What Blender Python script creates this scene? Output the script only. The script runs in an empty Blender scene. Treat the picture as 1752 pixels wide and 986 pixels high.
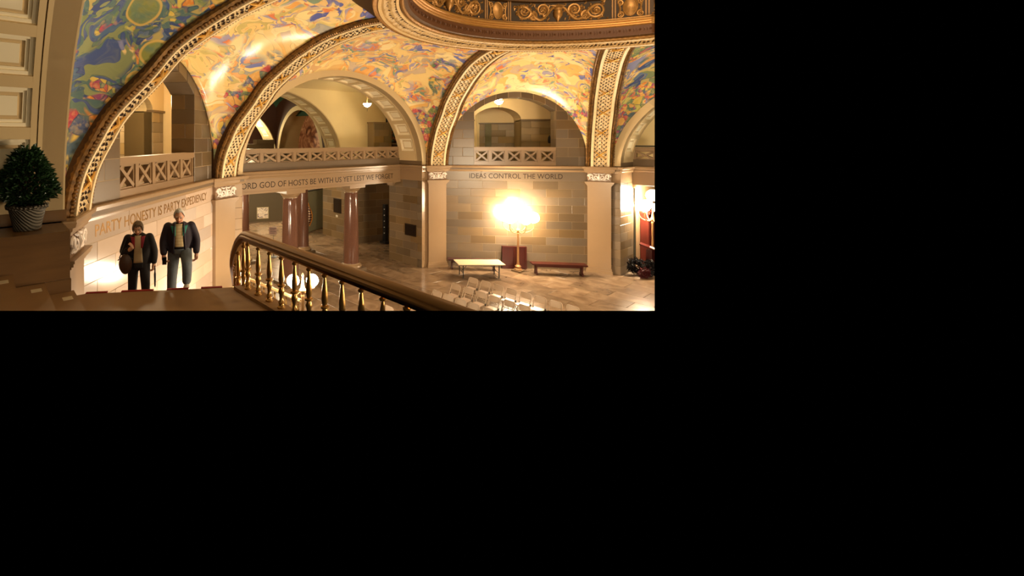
import bpy, bmesh, math, random
from mathutils import Vector, Matrix, noise
R = math.radians
SC = bpy.context.scene
COL = SC.collection
random.seed(7)

# ------------------------------------------------------------------ camera, world, lights, exposure
FW, FH = 1752, 986
F_PX, PX, HY = 769.6, 559.0, 237.1           # focal length and principal point in pixels of the photograph
CAM = Vector((2.892, -10.135, 5.2695)); YAW = 0.92
DV = Vector((-math.sin(YAW), math.cos(YAW), 0)); RV = Vector((math.cos(YAW), math.sin(YAW), 0))
cd = bpy.data.cameras.new('camera'); cam = bpy.data.objects.new('camera', cd); COL.objects.link(cam)
cd.sensor_width = 36; cd.lens = F_PX / FW * 36
cd.shift_x = (FW / 2 - PX) / FW; cd.shift_y = (HY - FH / 2) / FW
cd.clip_start = 0.05; cd.clip_end = 200
cam.matrix_world = Matrix.Translation(CAM) @ Matrix.Rotation(YAW, 4, 'Z') @ Matrix.Rotation(R(90), 4, 'X')
SC.camera = cam
SC.view_settings.view_transform = 'Standard'; SC.view_settings.look = 'None'
SC.view_settings.exposure = -0.16; SC.view_settings.gamma = 1.0; SC.view_settings.use_curve_mapping = False
w = bpy.data.worlds.new('world'); SC.world = w; w.use_nodes = True
w.node_tree.nodes['Background'].inputs[0].default_value = (0, 0, 0, 1)
WARM = (1.0, 0.74, 0.42)
def lamp(name, loc, power, color=WARM, radius=0.3, kind='POINT', spot=None, rot=None):
    l = bpy.data.lights.new(name, kind); l.energy = power; l.color = color
    if kind == 'AREA': l.size = radius
    else: l.shadow_soft_size = radius
    if spot: l.spot_size = spot; l.spot_blend = 0.8
    o = bpy.data.objects.new(name, l); o.location = loc
    if rot: o.rotation_euler = rot
    COL.objects.link(o); return o
lamp('dome_lamp', (0.6, 0.6, 11.0), 1100, (1, 0.76, 0.46), 1.2)
lamp('rotunda_fill_light', (1.6, -1.0, 3.4), 2700, (1, 0.77, 0.5), 0.8)  # unseen fill light added to brighten walls and murals evenly
lamp('east_standing_lamp', (6.7, -3.0, 2.6), 700, (1, 0.78, 0.5), 0.4)
lamp('northeast_standing_lamp', (6.3, 6.3, 2.6), 700, (1, 0.78, 0.5), 0.4)
lamp('landing_fill_light', (4.6, -9.3, 6.2), 260, (1, 0.76, 0.46), 0.4)  # unseen fill light added for the landing, rail and block
lamp('stair_foot_fill', (-6.9, -6.1, 1.4), 210, (1, 0.82, 0.62), 0.2)  # hidden light added behind the landing to brighten the southwest wall
lamp('stair_wall_fill', (-5.6, -7.65, 1.7), 34, (1, 0.84, 0.66), 0.15)  # hidden light added close to the wall for its bright glare

# ------------------------------------------------------------------ plan of the octagonal rotunda
C8, D8 = 4.7743, 9.3
S2 = 2 ** -0.5
DD = (C8 + D8) * S2
ZC, ZR, HALF = 4.17, 4.92, 4.01
ZL = 3.3                                            # stair landing
class Frame:                                         # u to the right, w away from the rotunda, z up
    def __init__(s, O, t):
        s.O = Vector((O[0], O[1], 0)); s.t = Vector((t[0], t[1], 0)).normalized(); s.n = Vector((-s.t.y, s.t.x, 0))
    def P(s, u, w, z): return s.O + s.t * u + s.n * w + Vector((0, 0, z))
    def M(s, u=0, w=0, z=0):
        m = Matrix((s.t, s.n, (0, 0, 1))).transposed().to_4x4(); m.translation = s.P(u, w, z); return m
def seg(A, B):
    A = Vector(A[:2]).to_3d(); B = Vector(B[:2]).to_3d(); f = Frame(A, B - A); f.L = (B - A).length; return f
B1 = Frame((-S2 * DD, -S2 * DD), (-1, 1)); B3 = Frame((-S2 * DD, S2 * DD), (1, 1))
B2 = Frame((-D8, 0), (0, 1)); B4 = Frame((0, D8), (1, 0)); B0 = Frame((0, -D8), (-1, 0))
AZ = {1: 247.5, 2: 202.5, 3: 157.5, 4: 112.5}
VX = {1: (-C8, -D8), 2: (-D8, -C8), 3: (-D8, C8), 4: (-C8, D8)}

# ------------------------------------------------------------------ materials
def lin(c):
    return tuple((x / 255 / 12.92 if x / 255 <= .04045 else ((x / 255 + .055) / 1.055) ** 2.4) for x in c) + (1,)
class NT:
    def __init__(s, name):
        s.m = bpy.data.materials.new(name); s.m.use_nodes = True; s.t = s.m.node_tree; s.b = s.t.nodes['Principled BSDF']
    def n(s, typ, **kw):
        nd = s.t.nodes.new(typ)
        for k, v in kw.items():
            if k.startswith('i_'):
                key = k[2:]; key = int(key) if key.isdigit() else key
                nd.inputs[key].default_value = v
            else: setattr(nd, k, v)
        return nd
    def l(s, a, b): s.t.links.new(a, b)
    def math(s, op, a, b=0.0, clamp=False):
        nd = s.n('ShaderNodeMath', operation=op); nd.use_clamp = clamp
        for i, x in enumerate((a, b)):
            if isinstance(x, (int, float)): nd.inputs[i].default_value = x
            else: s.l(x, nd.inputs[i])
        return nd.outputs[0]
    def mix(s, fac, a, b, blend='MIX'):
        nd = s.n('ShaderNodeMix', data_type='RGBA', blend_type=blend)
        for i, x in ((0, fac), (6, a), (7, b)):
            if isinstance(x, (int, float)): nd.inputs[i].default_value = x
            elif isinstance(x, tuple): nd.inputs[i].default_value = x if len(x) == 4 else x + (1,)
            else: s.l(x, nd.inputs[i])
        return nd.outputs[2]
    def ramp(s, fac, stops, interp='LINEAR'):
        nd = s.n('ShaderNodeValToRGB'); cr = nd.color_ramp; cr.interpolation = interp
        while len(cr.elements) < len(stops): cr.elements.new(0.5)
        for e, (p, c) in zip(cr.elements, stops):
            e.position = p; e.color = c if len(c) == 4 else tuple(c) + (1,)
        s.l(fac, nd.inputs[0]); return nd.outputs[0]
MATS = {}
def mat(name, col, rough=.5, metal=0, var=.15, scale=6, rand=0.0, bump=0.0, bscale=40, stretch=None, col2=None, spec=.5, coat=0):
    if name in MATS: return MATS[name]
    a = NT(name); a.b.inputs['Roughness'].default_value = rough; a.b.inputs['Metallic'].default_value = metal
    a.b.inputs['Specular IOR Level'].default_value = spec; a.b.inputs['Coat Weight'].default_value = coat
    tc = a.n('ShaderNodeTexCoord'); co = tc.outputs['Object']
    if stretch:
        mp = a.n('ShaderNodeMapping'); mp.inputs['Scale'].default_value = stretch; a.l(co, mp.inputs[0]); co = mp.outputs[0]
    oi = a.n('ShaderNodeObjectInfo')
    va = a.n('ShaderNodeVectorMath', operation='ADD'); a.l(co, va.inputs[0])
    cb = a.n('ShaderNodeCombineXYZ'); rr_ = a.math('MULTIPLY', oi.outputs['Random'], 37.0)
    for i in range(3): a.l(rr_, cb.inputs[i])
    a.l(cb.outputs[0], va.inputs[1])
    nz = a.n('ShaderNodeTexNoise', i_Scale=scale, i_Detail=5.0, i_Roughness=.6); a.l(va.outputs[0], nz.inputs['Vector'])
    c1 = lin(col); c2 = lin(col2) if col2 else tuple(x * .55 for x in c1[:3]) + (1,)
    fac = a.math('MULTIPLY', a.math('SUBTRACT', nz.outputs['Fac'], .35, True), var * 4, True)
    c = a.mix(fac, c1, c2)
    if rand:
        hs = a.n('ShaderNodeHueSaturation'); a.l(c, hs.inputs['Color'])
        v = a.math('ADD', a.math('MULTIPLY', a.math('SUBTRACT', oi.outputs['Random'], .5), rand * 2), 1.0); a.l(v, hs.inputs['Value'])
        wn = a.n('ShaderNodeTexWhiteNoise', noise_dimensions='1D'); a.l(oi.outputs['Random'], wn.inputs['W'])
        a.l(a.math('ADD', a.math('MULTIPLY', wn.outputs['Value'], .35), .75), hs.inputs['Saturation']); c = hs.outputs[0]
    a.l(c, a.b.inputs['Base Color'])
    if bump:
        n2 = a.n('ShaderNodeTexNoise', i_Scale=bscale, i_Detail=3.0); a.l(va.outputs[0], n2.inputs['Vector'])
        bp = a.n('ShaderNodeBump', i_Strength=bump, i_Distance=.02); a.l(n2.outputs['Fac'], bp.inputs['Height']); a.l(bp.outputs[0], a.b.inputs['Normal'])
    MATS[name] = a.m; return a.m
def emit(name, col, strength):
    if name in MATS: return MATS[name]
    a = NT(name); a.b.inputs['Base Color'].default_value = (.9, .85, .75, 1)
    a.b.inputs['Emission Color'].default_value = tuple(col) + (1,); a.b.inputs['Emission Strength'].default_value = strength
    MATS[name] = a.m; return a.m
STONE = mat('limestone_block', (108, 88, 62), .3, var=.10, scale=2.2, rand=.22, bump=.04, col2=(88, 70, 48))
STONE_GLOSS_LIT = mat('lamplit_polished_stone', (186, 162, 140), .15, var=.14, scale=2.0, rand=.2, col2=(160, 136, 114))  # same stone as the other walls, lightened to carry the lamplight on it
STONE_SM = mat('smooth_limestone', (148, 120, 88), .3, var=.10, scale=3, col2=(128, 102, 72), bump=.02)
STONE_GREY = mat('grey_and_shaded_limestone', (104, 84, 60), .45, var=.12, scale=3, col2=(86, 68, 46))  # darkened to put shade into the cornice ledge and balustrade foot
STONE_BROWN = mat('brown_grained_stone', (104, 74, 42), .32, var=.22, scale=3, stretch=(.5, .5, 7), col2=(62, 42, 22))
MORTAR = mat('mortar', (178, 152, 114), .8, var=.06)
CREAM = mat('cream_plaster', (208, 182, 136), .6, var=.03, scale=1.2)
CREAM_L = mat('pale_cream_panel', (248, 234, 200), .6, var=.03, scale=1.2)
GOLD = mat('gilt_bronze', (160, 114, 56), .42, .5, var=.35, scale=12, col2=(88, 56, 22))
GOLD_R = mat('aged_gilt_rope', (142, 100, 46), .42, .45, var=.6, scale=11, col2=(36, 22, 8))
GOLD_D = mat('dark_gilt', (84, 54, 20), .5, .4, var=.35, scale=18, col2=(36, 20, 8))
WHITE_O = mat('ivory_relief', (236, 212, 166), .5, var=.2, scale=14, col2=(190, 146, 84))
BROWN_F = mat('bronze_brown', (84, 48, 18), .5, .2, var=.2, scale=10, col2=(58, 32, 12))
BRASS = mat('polished_brass', (190, 146, 82), .28, .8, var=.25, scale=20, col2=(120, 80, 34))
BRONZE = mat('brown_bronze_rail', (156, 114, 68), .52, .2, var=.2, scale=8, col2=(112, 76, 40), stretch=(.4, 4, 4))
PORPH = mat('red_brown_marble', (108, 74, 58), .14, var=.25, scale=30, col2=(80, 50, 38), spec=.5)
DARK = mat('black_metal', (24, 22, 22), .4, .3)
REDWOOD = mat('red_mahogany', (68, 20, 13), .3, var=.2, scale=6, stretch=(1, 1, .2), col2=(42, 11, 7))
INK = mat('incised_lettering', (46, 28, 12), .5, .3, var=.1)
INKG = mat('gilded_lettering', (150, 108, 44), .3, .6, var=.4, scale=3, col2=(84, 54, 22))

# ------------------------------------------------------------------ mesh helpers
class MB:
    def __init__(s): s.v = []; s.f = []
    def add(s, vs, fs):
        k = len(s.v); s.v += [Vector(x) for x in vs]; s.f += [tuple(i + k for i in f) for f in fs]; return s
    def box(s, a, b, M=None):
        vs = [Vector((x, y, z)) for z in (a[2], b[2]) for y in (a[1], b[1]) for x in (a[0], b[0])]
        if M is not None: vs = [M @ q for q in vs]
        return s.add(vs, [(0, 2, 3, 1), (4, 5, 7, 6), (0, 1, 5, 4), (2, 6, 7, 3), (0, 4, 6, 2), (1, 3, 7, 5)])
    def fbox(s, F, u0, u1, w0, w1, z0, z1): return s.box((u0, w0, z0), (u1, w1, z1), F.M())
    def prism(s, poly, F, w0, w1, cham=0.0):       # polygon in (u, z), counter-clockwise seen from the rotunda
        n = len(poly); cu = sum(p[0] for p in poly) / n; cz = sum(p[1] for p in poly) / n
        def sh(p, d):
            x, y = cu - p[0], cz - p[1]; L = math.hypot(x, y) or 1; return (p[0] + x / L * d * 1.4, p[1] + y / L * d * 1.4)
        rings = [[F.P(p[0], w1, p[1]) for p in poly], [F.P(p[0], w0 + cham, p[1]) for p in poly]]
        if cham: rings.append([F.P(*(lambda q: (q[0], w0, q[1]))(sh(p, cham))) for p in poly])
        vs = sum(rings, []); fs = []
        for r in range(len(rings) - 1):
            for i in range(n):
                j = (i + 1) % n; fs.append((r * n + i, r * n + j, r * n + n + j, r * n + n + i))
        fs.append(tuple(range((len(rings) - 1) * n, len(rings) * n))); fs.append(tuple(reversed(range(n))))
        return s.add(vs, fs)
    def tube(s, pts, rad, n=8, cap=True):
        pts = [Vector(p) for p in pts]; rs = rad if isinstance(rad, (list, tuple)) else [rad] * len(pts)
        rings = []; up = None
        for i, p in enumerate(pts):
            d = (pts[min(i + 1, len(pts) - 1)] - pts[max(i - 1, 0)]).normalized()
            if up is None: up = d.orthogonal().normalized()
            up = (up - d * up.dot(d)); up = up.normalized() if up.length > 1e-6 else d.orthogonal().normalized()
            sd = d.cross(up); rings.append([p + (up * math.cos(a) + sd * math.sin(a)) * rs[i] for a in (2 * math.pi * k / n for k in range(n))])
        vs = sum(rings, []); fs = []
        for r in range(len(pts) - 1):
            for k in range(n): j = (k + 1) % n; fs.append((r * n + k, r * n + j, r * n + n + j, r * n + n + k))
        if cap: fs += [tuple(reversed(range(n))), tuple(range((len(pts) - 1) * n, len(pts) * n))]
        return s.add(vs, fs)
    def lathe(s, prof, c=(0, 0, 0), n=16, M=None):   # prof = [(radius, z)]
        c = Vector(c); vs = []; fs = []
        for r, z in prof:
            for k in range(n):
                a = 2 * math.pi * k / n; q = c + Vector((r * math.cos(a), r * math.sin(a), z)); vs.append(M @ q if M is not None else q)
        for i in range(len(prof) - 1):
            for k in range(n): j = (k + 1) % n; fs.append((i * n + k, i * n + j, i * n + n + j, i * n + n + k))
        fs += [tuple(reversed(range(n))), tuple(range((len(prof) - 1) * n, len(prof) * n))]
        return s.add(vs, fs)
    def ball(s, c, r, n=12, m=8, sq=(1, 1, 1), M=None):
        c = Vector(c); vs = []; fs = []
        for i in range(m + 1):
            t = math.pi * i / m
            for k in range(n):
                a = 2 * math.pi * k / n; q = Vector((math.sin(t) * math.cos(a) * sq[0], math.sin(t) * math.sin(a) * sq[1], math.cos(t) * sq[2])) * r
                vs.append(c + (M @ q if M is not None else q))
        for i in range(m):
            for k in range(n): j = (k + 1) % n; fs.append((i * n + k, i * n + n + k, i * n + n + j, i * n + j))
        return s.add(vs, fs)
    def grid(s, rows, close=False):
        nr, nc = len(rows), len(rows[0]); vs = sum(rows, []); fs = []
        for i in range(nr - 1):
            for j in range(nc - (0 if close else 1)): k = (j + 1) % nc; fs.append((i * nc + j, i * nc + k, i * nc + nc + k, i * nc + nc + j))
        return s.add(vs, fs)
    def mesh(s, name, mats, off=None, smooth=None):
        me = bpy.data.meshes.new(name)
        me.from_pydata([tuple(q - off) if off is not None else tuple(q) for q in s.v], [], s.f); me.validate(); 
        bm = bmesh.new(); bm.from_mesh(me); bmesh.ops.recalc_face_normals(bm, faces=bm.faces); bm.to_mesh(me); bm.free()
        me.materials.append(mats)
        if smooth is not None: shade(me, smooth)
        return me
    def build(s, name, m, parent=None, smooth=35, kind=None, world=True, label=None):
        off = parent.location if (parent is not None and world) else None
        if off is not None and parent.parent is not None: off = parent.location + parent.parent.location
        o = bpy.data.objects.new(name, s.mesh(name, m, off, smooth)); COL.objects.link(o)
        if parent is not None: o.parent = parent
        if kind: o['kind'] = kind
        if label: o['label'] = label
        return o
def shade(me, ang):
    me.polygons.foreach_set('use_smooth', [True] * len(me.polygons)); me.set_sharp_from_angle(angle=R(ang))
def tag(o, label, cat, group=None, kind=None):
    o['label'] = label; o['category'] = cat
    if group: o['group'] = group
    if kind: o['kind'] = kind
    return o
def thing(name, label, cat, loc=(0, 0, 0), rotz=0, group=None):
    o = bpy.data.objects.new(name, None); COL.objects.link(o); o.location = loc; o.rotation_euler = (0, 0, rotz); o.empty_display_size = .1
    return tag(o, label, cat, group)
def struct(o): o['kind'] = 'structure'; return o
def copy_tree(o, parent=None):
    c = o.copy(); COL.objects.link(c); c.parent = parent
    for ch in list(o.children): copy_tree(ch, c)
    return c
BLK = {}
def stone(parent, F, u0, u1, z0, z1, m=STONE, w=0.0, dep=.05, name='stone', gap=.006, cham=.004):
    du, dz = round(u1 - u0 - gap, 3), round(z1 - z0 - gap, 3)
    if du < .02 or dz < .02: return
    key = (du, dz, dep, m.name, cham)
    if key not in BLK:
        I = Frame((0, 0), (1, 0)); mb = MB()
        a, b = du / 2, dz / 2; c = cham
        vs = [(x, y, z) for (x, z, y) in ((-a, -b, dep), (a, -b, dep), (a, b, dep), (-a, b, dep), (-a, -b, c), (a, -b, c), (a, b, c), (-a, b, c), (-a + c, -b + c, 0), (a - c, -b + c, 0), (a - c, b - c, 0), (-a + c, b - c, 0))]
        fs = [(0, 3, 2, 1), (8, 9, 10, 11)] + [(i, (i + 1) % 4, 4 + (i + 1) % 4, 4 + i) for i in range(4)] + [(4 + i, 4 + (i + 1) % 4, 8 + (i + 1) % 4, 8 + i) for i in range(4)]
        BLK[key] = mb.add(vs, fs).mesh(name, m)
    o = bpy.data.objects.new(name, BLK[key]); COL.objects.link(o)
    mw = F.M((u0 + u1) / 2, w, (z0 + z1) / 2)
    if parent is not None:
        o.parent = parent; mw.translation -= parent.location
    o.matrix_local = mw; return o
def courses(parent, F, u0, u1, z0, z1, ch=.322, bw=.98, m=STONE, w=0.0, ph=0, holes=(), rnd=.0):
    z = z1; r = ph
    while z > z0 + .03:
        zb = max(z0, z - ch); zb = z0 if zb - z0 < .06 else zb
        x = u0 - (bw * .5 if r % 2 else bw * .02)
        while x < u1 - .01:
            a, b = max(u0, x), min(u1, x + bw); x += bw
            if b - a < .1:
                continue
            if u1 - b < .1: b = u1
            if a - u0 < .1: a = u0
            if any(a < h[1] - .01 and b > h[0] + .01 and zb < h[3] - .01 and z > h[2] + .01 for h in holes): continue
            stone(parent, F, a, b, zb, z, m, w)
        z = zb; r += 1
def text(parent, F, s, u0, u1, zb, h, m, w=-.004, name='inscription'):
    cu = bpy.data.curves.new(name, 'FONT'); cu.body = s; cu.size = 1; cu.extrude = .012; cu.resolution_u = 3
    o = bpy.data.objects.new(name, cu); COL.objects.link(o); bpy.context.view_layer.update()
    me = bpy.data.meshes.new_from_object(o.evaluated_get(bpy.context.evaluated_depsgraph_get())); bpy.data.objects.remove(o)
    xs = [v.co.x for v in me.vertices]; ys = [v.co.y for v in me.vertices]; x0, x1 = min(xs), max(xs)
    capy = .69
    for v in me.vertices:
        v.co = F.P(u0 + (v.co.x - x0) / (x1 - x0) * (u1 - u0), w + .002 - v.co.z * .15, zb + v.co.y / capy * h) - (parent.location if parent else Vector())
    me.materials.clear(); me.materials.append(m)
    o = bpy.data.objects.new(name, me); COL.objects.link(o); o.parent = parent; return o

# ------------------------------------------------------------------ large structure: floors
def floor_tile_mat():
    a = NT('marble_floor'); a.b.inputs['Roughness'].default_value = .2; a.b.inputs['Specular IOR Level'].default_value = .4
    tc = a.n('ShaderNodeTexCoord'); oi = a.n('ShaderNodeObjectInfo')
    va = a.n('ShaderNodeVectorMath', operation='ADD'); a.l(tc.outputs['Object'], va.inputs[0])
    cb = a.n('ShaderNodeCombineXYZ'); q = a.math('MULTIPLY', oi.outputs['Random'], 51.0); a.l(q, cb.inputs[0]); a.l(q, cb.inputs[1]); a.l(cb.outputs[0], va.inputs[1])
    nz = a.n('ShaderNodeTexNoise', i_Scale=1.6, i_Detail=6.0, i_Distortion=1.2); a.l(va.outputs[0], nz.inputs['Vector'])
    c = a.ramp(nz.outputs['Fac'], [(.3, lin((108, 86, 64))), (.52, lin((130, 106, 82))), (.72, lin((146, 122, 96)))])
    hs = a.n('ShaderNodeHueSaturation'); a.l(c, hs.inputs['Color'])
    a.l(a.math('ADD', a.math('MULTIPLY', oi.outputs['Random'], .5), .72), hs.inputs['Value']); a.l(hs.outputs[0], a.b.inputs['Base Color']); return a.m
FLOORM = floor_tile_mat()
fl = struct(MB().box((-26, -9.6, -.3), (12, 16, -.02)).build('floor', mat('floor_bed', (120, 98, 74), .6), None, None))
TILE = {}
def tile(x0, x1, y0, y1):
    k = (round(x1 - x0, 3), round(y1 - y0, 3))
    if k not in TILE:
        a, b, g, c = k[0] / 2, k[1] / 2, .004, .004
        TILE[k] = MB().add([(-a + g, -b + g, -.03), (a - g, -b + g, -.03), (a - g, b - g, -.03), (-a + g, b - g, -.03), (-a + g, -b + g, -c), (a - g, -b + g, -c), (a - g, b - g, -c), (-a + g, b - g, -c),
                            (-a + g + c, -b + g + c, 0), (a - g - c, -b + g + c, 0), (a - g - c, b - g - c, 0), (-a + g + c, b - g - c, 0)],
                           [(8, 9, 10, 11)] + [(i, (i + 1) % 4, 4 + (i + 1) % 4, 4 + i) for i in range(4)] + [(4 + i, 4 + (i + 1) % 4, 8 + (i + 1) % 4, 8 + i) for i in range(4)]).mesh('tile', FLOORM)
    o = bpy.data.objects.new('tile', TILE[k]); COL.objects.link(o); o.parent = fl; o.location = ((x0 + x1) / 2, (y0 + y1) / 2, 0)
def inview(p, m=60):
    r = Vector(p) - CAM; z = r.dot(DV)
    if z < .3: return False
    x, y = PX + F_PX * r.dot(RV) / z, HY - F_PX * r.z / z
    return -m < x < 1120 + m and -m < y < 532 + m
nt = 0; far_tiles = MB()
for iy in range(-11, 16):
    for ix in range(-25, 4):
        tw, th = 1.3, .72
        x0 = ix * tw + (iy % 2) * .5; y0 = iy * th
        if not (-23.4 < x0 < 2) or abs(y0) > 9.2: 
            if not (-4.5 < x0 < 4 and 9 < y0 < 14): continue
        if inview((x0 + .65, y0 + .36, 0), 70):
            if x0 > -16.5: tile(x0, x0 + tw, y0, y0 + th); nt += 1
            else: far_tiles.box((x0 + .004, y0 + .004, -.03), (x0 + tw - .004, y0 + th - .004, 0))
far_tiles.build('far_hall_tiles', FLOORM, fl, None, 'stuff')

# ------------------------------------------------------------------ diagonal walls (southwest and northwest)
OA_R, OA_Z = 2.8, 4.4                               # wall arch
IA_H, IA_J, IA_T = 1.6, 6.38, 6.96                  # opening: half width, jamb top, crown
IA_R = (IA_H ** 2 + (IA_T - IA_J) ** 2) / (2 * (IA_T - IA_J)); IA_Z = IA_T - IA_R
def circ_u(z): return math.sqrt(max(0, OA_R ** 2 - (z - OA_Z) ** 2)) if z > OA_Z else OA_R
def diag_wall(name, F, m_low, z_low, thick=.62, mid=STONE):
    H = (D8 - C8) * S2
    W = struct(MB().fbox(F, -H, H, .006, .4, 0, 3.96).build(name, MORTAR, None, None))
    courses(W, F, -H, H, z_low, 3.54, m=m_low)
    for a, b in ((-H, -1.3), (-1.3, 1.1), (1.1, H)): stone(W, F, a, b, 3.54, 3.93, m_low, gap=.004)
    mb = MB()
    for sg in (-1, 1):
        poly = [(IA_H, 4.1), (OA_R + .1, 4.1)] + [(circ_u(z) + .06, z) for z in (4.4, 4.8, 5.2, 5.6, 6.0, 6.4, 6.66)] + [(IA_H, 6.698), (IA_H, IA_J)]
        poly = [(sg * u, z) for u, z in poly]
        if sg < 0: poly.reverse()
        mb.prism(poly, F, .006, thick)
    t0, t1 = math.asin((IA_J - IA_Z) / IA_R), math.asin((6.698 - OA_Z) / OA_R)
    N = 24
    inner = [(IA_R * math.cos(t0 + (math.pi - 2 * t0) * i / N), IA_Z + IA_R * math.sin(t0 + (math.pi - 2 * t0) * i / N)) for i in range(N + 1)]
    outer = [((OA_R + .05) * math.cos(t1 + (math.pi - 2 * t1) * i / N), OA_Z + (OA_R + .05) * math.sin(t1 + (math.pi - 2 * t1) * i / N)) for i in range(N + 1)]
    for i in range(N): mb.prism([inner[i], outer[i], outer[i + 1], inner[i + 1]], F, .02, thick)
    mb.build('arch_backing', MORTAR, W, None)
    ch = .368
    for sg in (-1, 1):
        for r in range(7):
            z0 = 4.17 + r * ch; z1 = min(z0 + ch, 6.69)
            for a, b in (((IA_H, 2.05), (2.05, 9)) if r % 2 else ((IA_H, 2.45), (2.45, 9))):
                ob = lambda z: min(b, circ_u(z))
                if ob(z0) < a + .12: continue
                zt = z1 if ob(z1) > a + .02 else OA_Z + math.sqrt(max(0, OA_R ** 2 - (a + .02) ** 2))
                g = .004
                poly = [(a + g, z0 + g), (ob(z0) - g, z0 + g), (ob((z0 + zt) / 2) - g, (z0 + zt) / 2), (max(ob(zt) - g, a + g * 2), zt - g), (a + g, zt - g)]
                poly = [(sg * u, z) for u, z in poly]
                if sg < 0: poly.reverse()
                MB().prism(poly, F, 0, .06, .006).build('stone', mid, W, None)
        FJ = Frame(F.P(sg * IA_H, 0, 0), -F.n * sg)
        for r in range(6):
            z0 = 4.17 + r * ch; z1 = min(z0 + ch, IA_J)
            a, b = (-thick, 0) if sg > 0 else (0, thick)
            cuts = [a, (a + b) / 2 + .06, b] if r % 2 else [a, b]
            for p, q in zip(cuts, cuts[1:]): stone(W, FJ, p, q, z0, z1, mid, w=-.012, dep=.03)
    V = 7
    for i in range(V):
        def edge(t, ins):
            a = (t0 if ins else t1) + (math.pi - 2 * (t0 if ins else t1)) * t
            return ((IA_R - .012) * math.cos(a), IA_Z + (IA_R - .012) * math.sin(a)) if ins else (OA_R * math.cos(a), OA_Z + OA_R * math.sin(a))
        e = .004; ts = [i / V + e + (1 / V - 2 * e) * k / 4 for k in range(5)]
        MB().prism([edge(t, True) for t in reversed(ts)][::-1][::-1] + [edge(t, False) for t in ts], F, 0, thick + .01, .005).build('voussoir', mid, W, None)
    return W
WSW = diag_wall('wall_southwest', B1, STONE_GLOSS_LIT, 1.0)
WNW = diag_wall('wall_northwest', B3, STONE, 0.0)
text(WNW, B3, 'IDEAS CONTROL THE WORLD', -1.78, 1.84, 3.64, .2, INK)
text(WSW, B1, 'PARTY HONESTY IS PARTY EXPEDIENCY', -2.3, 2.36, 3.63, .2, INKG)

# ------------------------------------------------------------------ west bay, its jambs and entablature, north bay jamb
WW = struct(MB().box((-11.16, 4.016, 0), (-9.306, 4.6, 3.96)).box((-9.6, 4.016, 0), (-9.306, 4.9, 3.96)).box((-11.16, -4.6, 0), (-9.34, -4.05, 3.96)).box((-9.6, -4.9, 0), (-9.34, -4.05, 3.96)).build('wall_west', MORTAR, None, None))
JN = Frame((0, 4.01), (1, 0)); JS = Frame((0, -4.01), (-1, 0)); J4 = Frame((-4.01, 0), (0, 1)); J0 = Frame((-4.01, 0), (0, 1))
courses(WW, JN, -11.16, -9.3, 0, 3.54, bw=.82); stone(WW, JN, -11.16, -9.3, 3.54, 3.93, STONE_SM)
for a, b, F in ((4.01, 4.74, B2), (-4.74, -4.01, B2)):
    courses(WW, F, a, b, 0, 3.54, bw=.9, m=STONE_SM); stone(WW, F, a, b, 3.54, 3.93, STONE_SM)
B2R = Frame((-10.5, 0), (0, 1))
ent = MB().fbox(B2R, -4.01, 4.01, .02, .66, 3.42, 4.16).fbox(B2R, -4.01, 4.01, -.02, .68, 3.42, 3.5).build('entablature', STONE_SM, WW, None)
fz = MB().fbox(B2R, -4.01, 4.01, 0, .3, 3.5, 3.96).build('frieze', STONE_SM, WW, None)
text(WW, B2R, 'LORD GOD OF HOSTS BE WITH US YET LEST WE FORGET', -3.58, 3.58, 3.6, .2, INK)
ant = MB()
for k, (a, b) in enumerate(((.0, 3.28), (.05, 3.34), (.11, 3.42))): ant.box((-11.2 - .0, 4.01 - .06 - b * 0 - a, 3.22 + k * .066), (-10.86 + a, 4.05, 3.22 + (k + 1) * .067))
ant.build('anta_capital', STONE_SM, WW, None)
WN = struct(MB().box((-4.5, 9.306, 0), (-4.016, 10.56, 3.96)).box((-4.9, 9.306, 0), (-4.016, 9.7, 3.96)).box((-4.01, 10.5, 3.42), (4.01, 11.1, 4.16)).build('wall_north', MORTAR, None, None))
courses(WN, J4, 9.3, 10.56, 0, 3.54, bw=.7); stone(WN, J4, 9.3, 10.56, 3.54, 3.93, STONE_SM)
courses(WN, B4, -4.74, -4.01, 0, 3.54, bw=.9); stone(WN, B4, -4.74, -4.01, 3.54, 3.93, STONE_SM)
for i in range(6): stone(WN, Frame((0, 10.5), (1, 0)), -4.01 + i * 1.3, -4.01 + (i + 1) * 1.3, 3.42, 3.95, STONE_SM, w=-.03)

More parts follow.
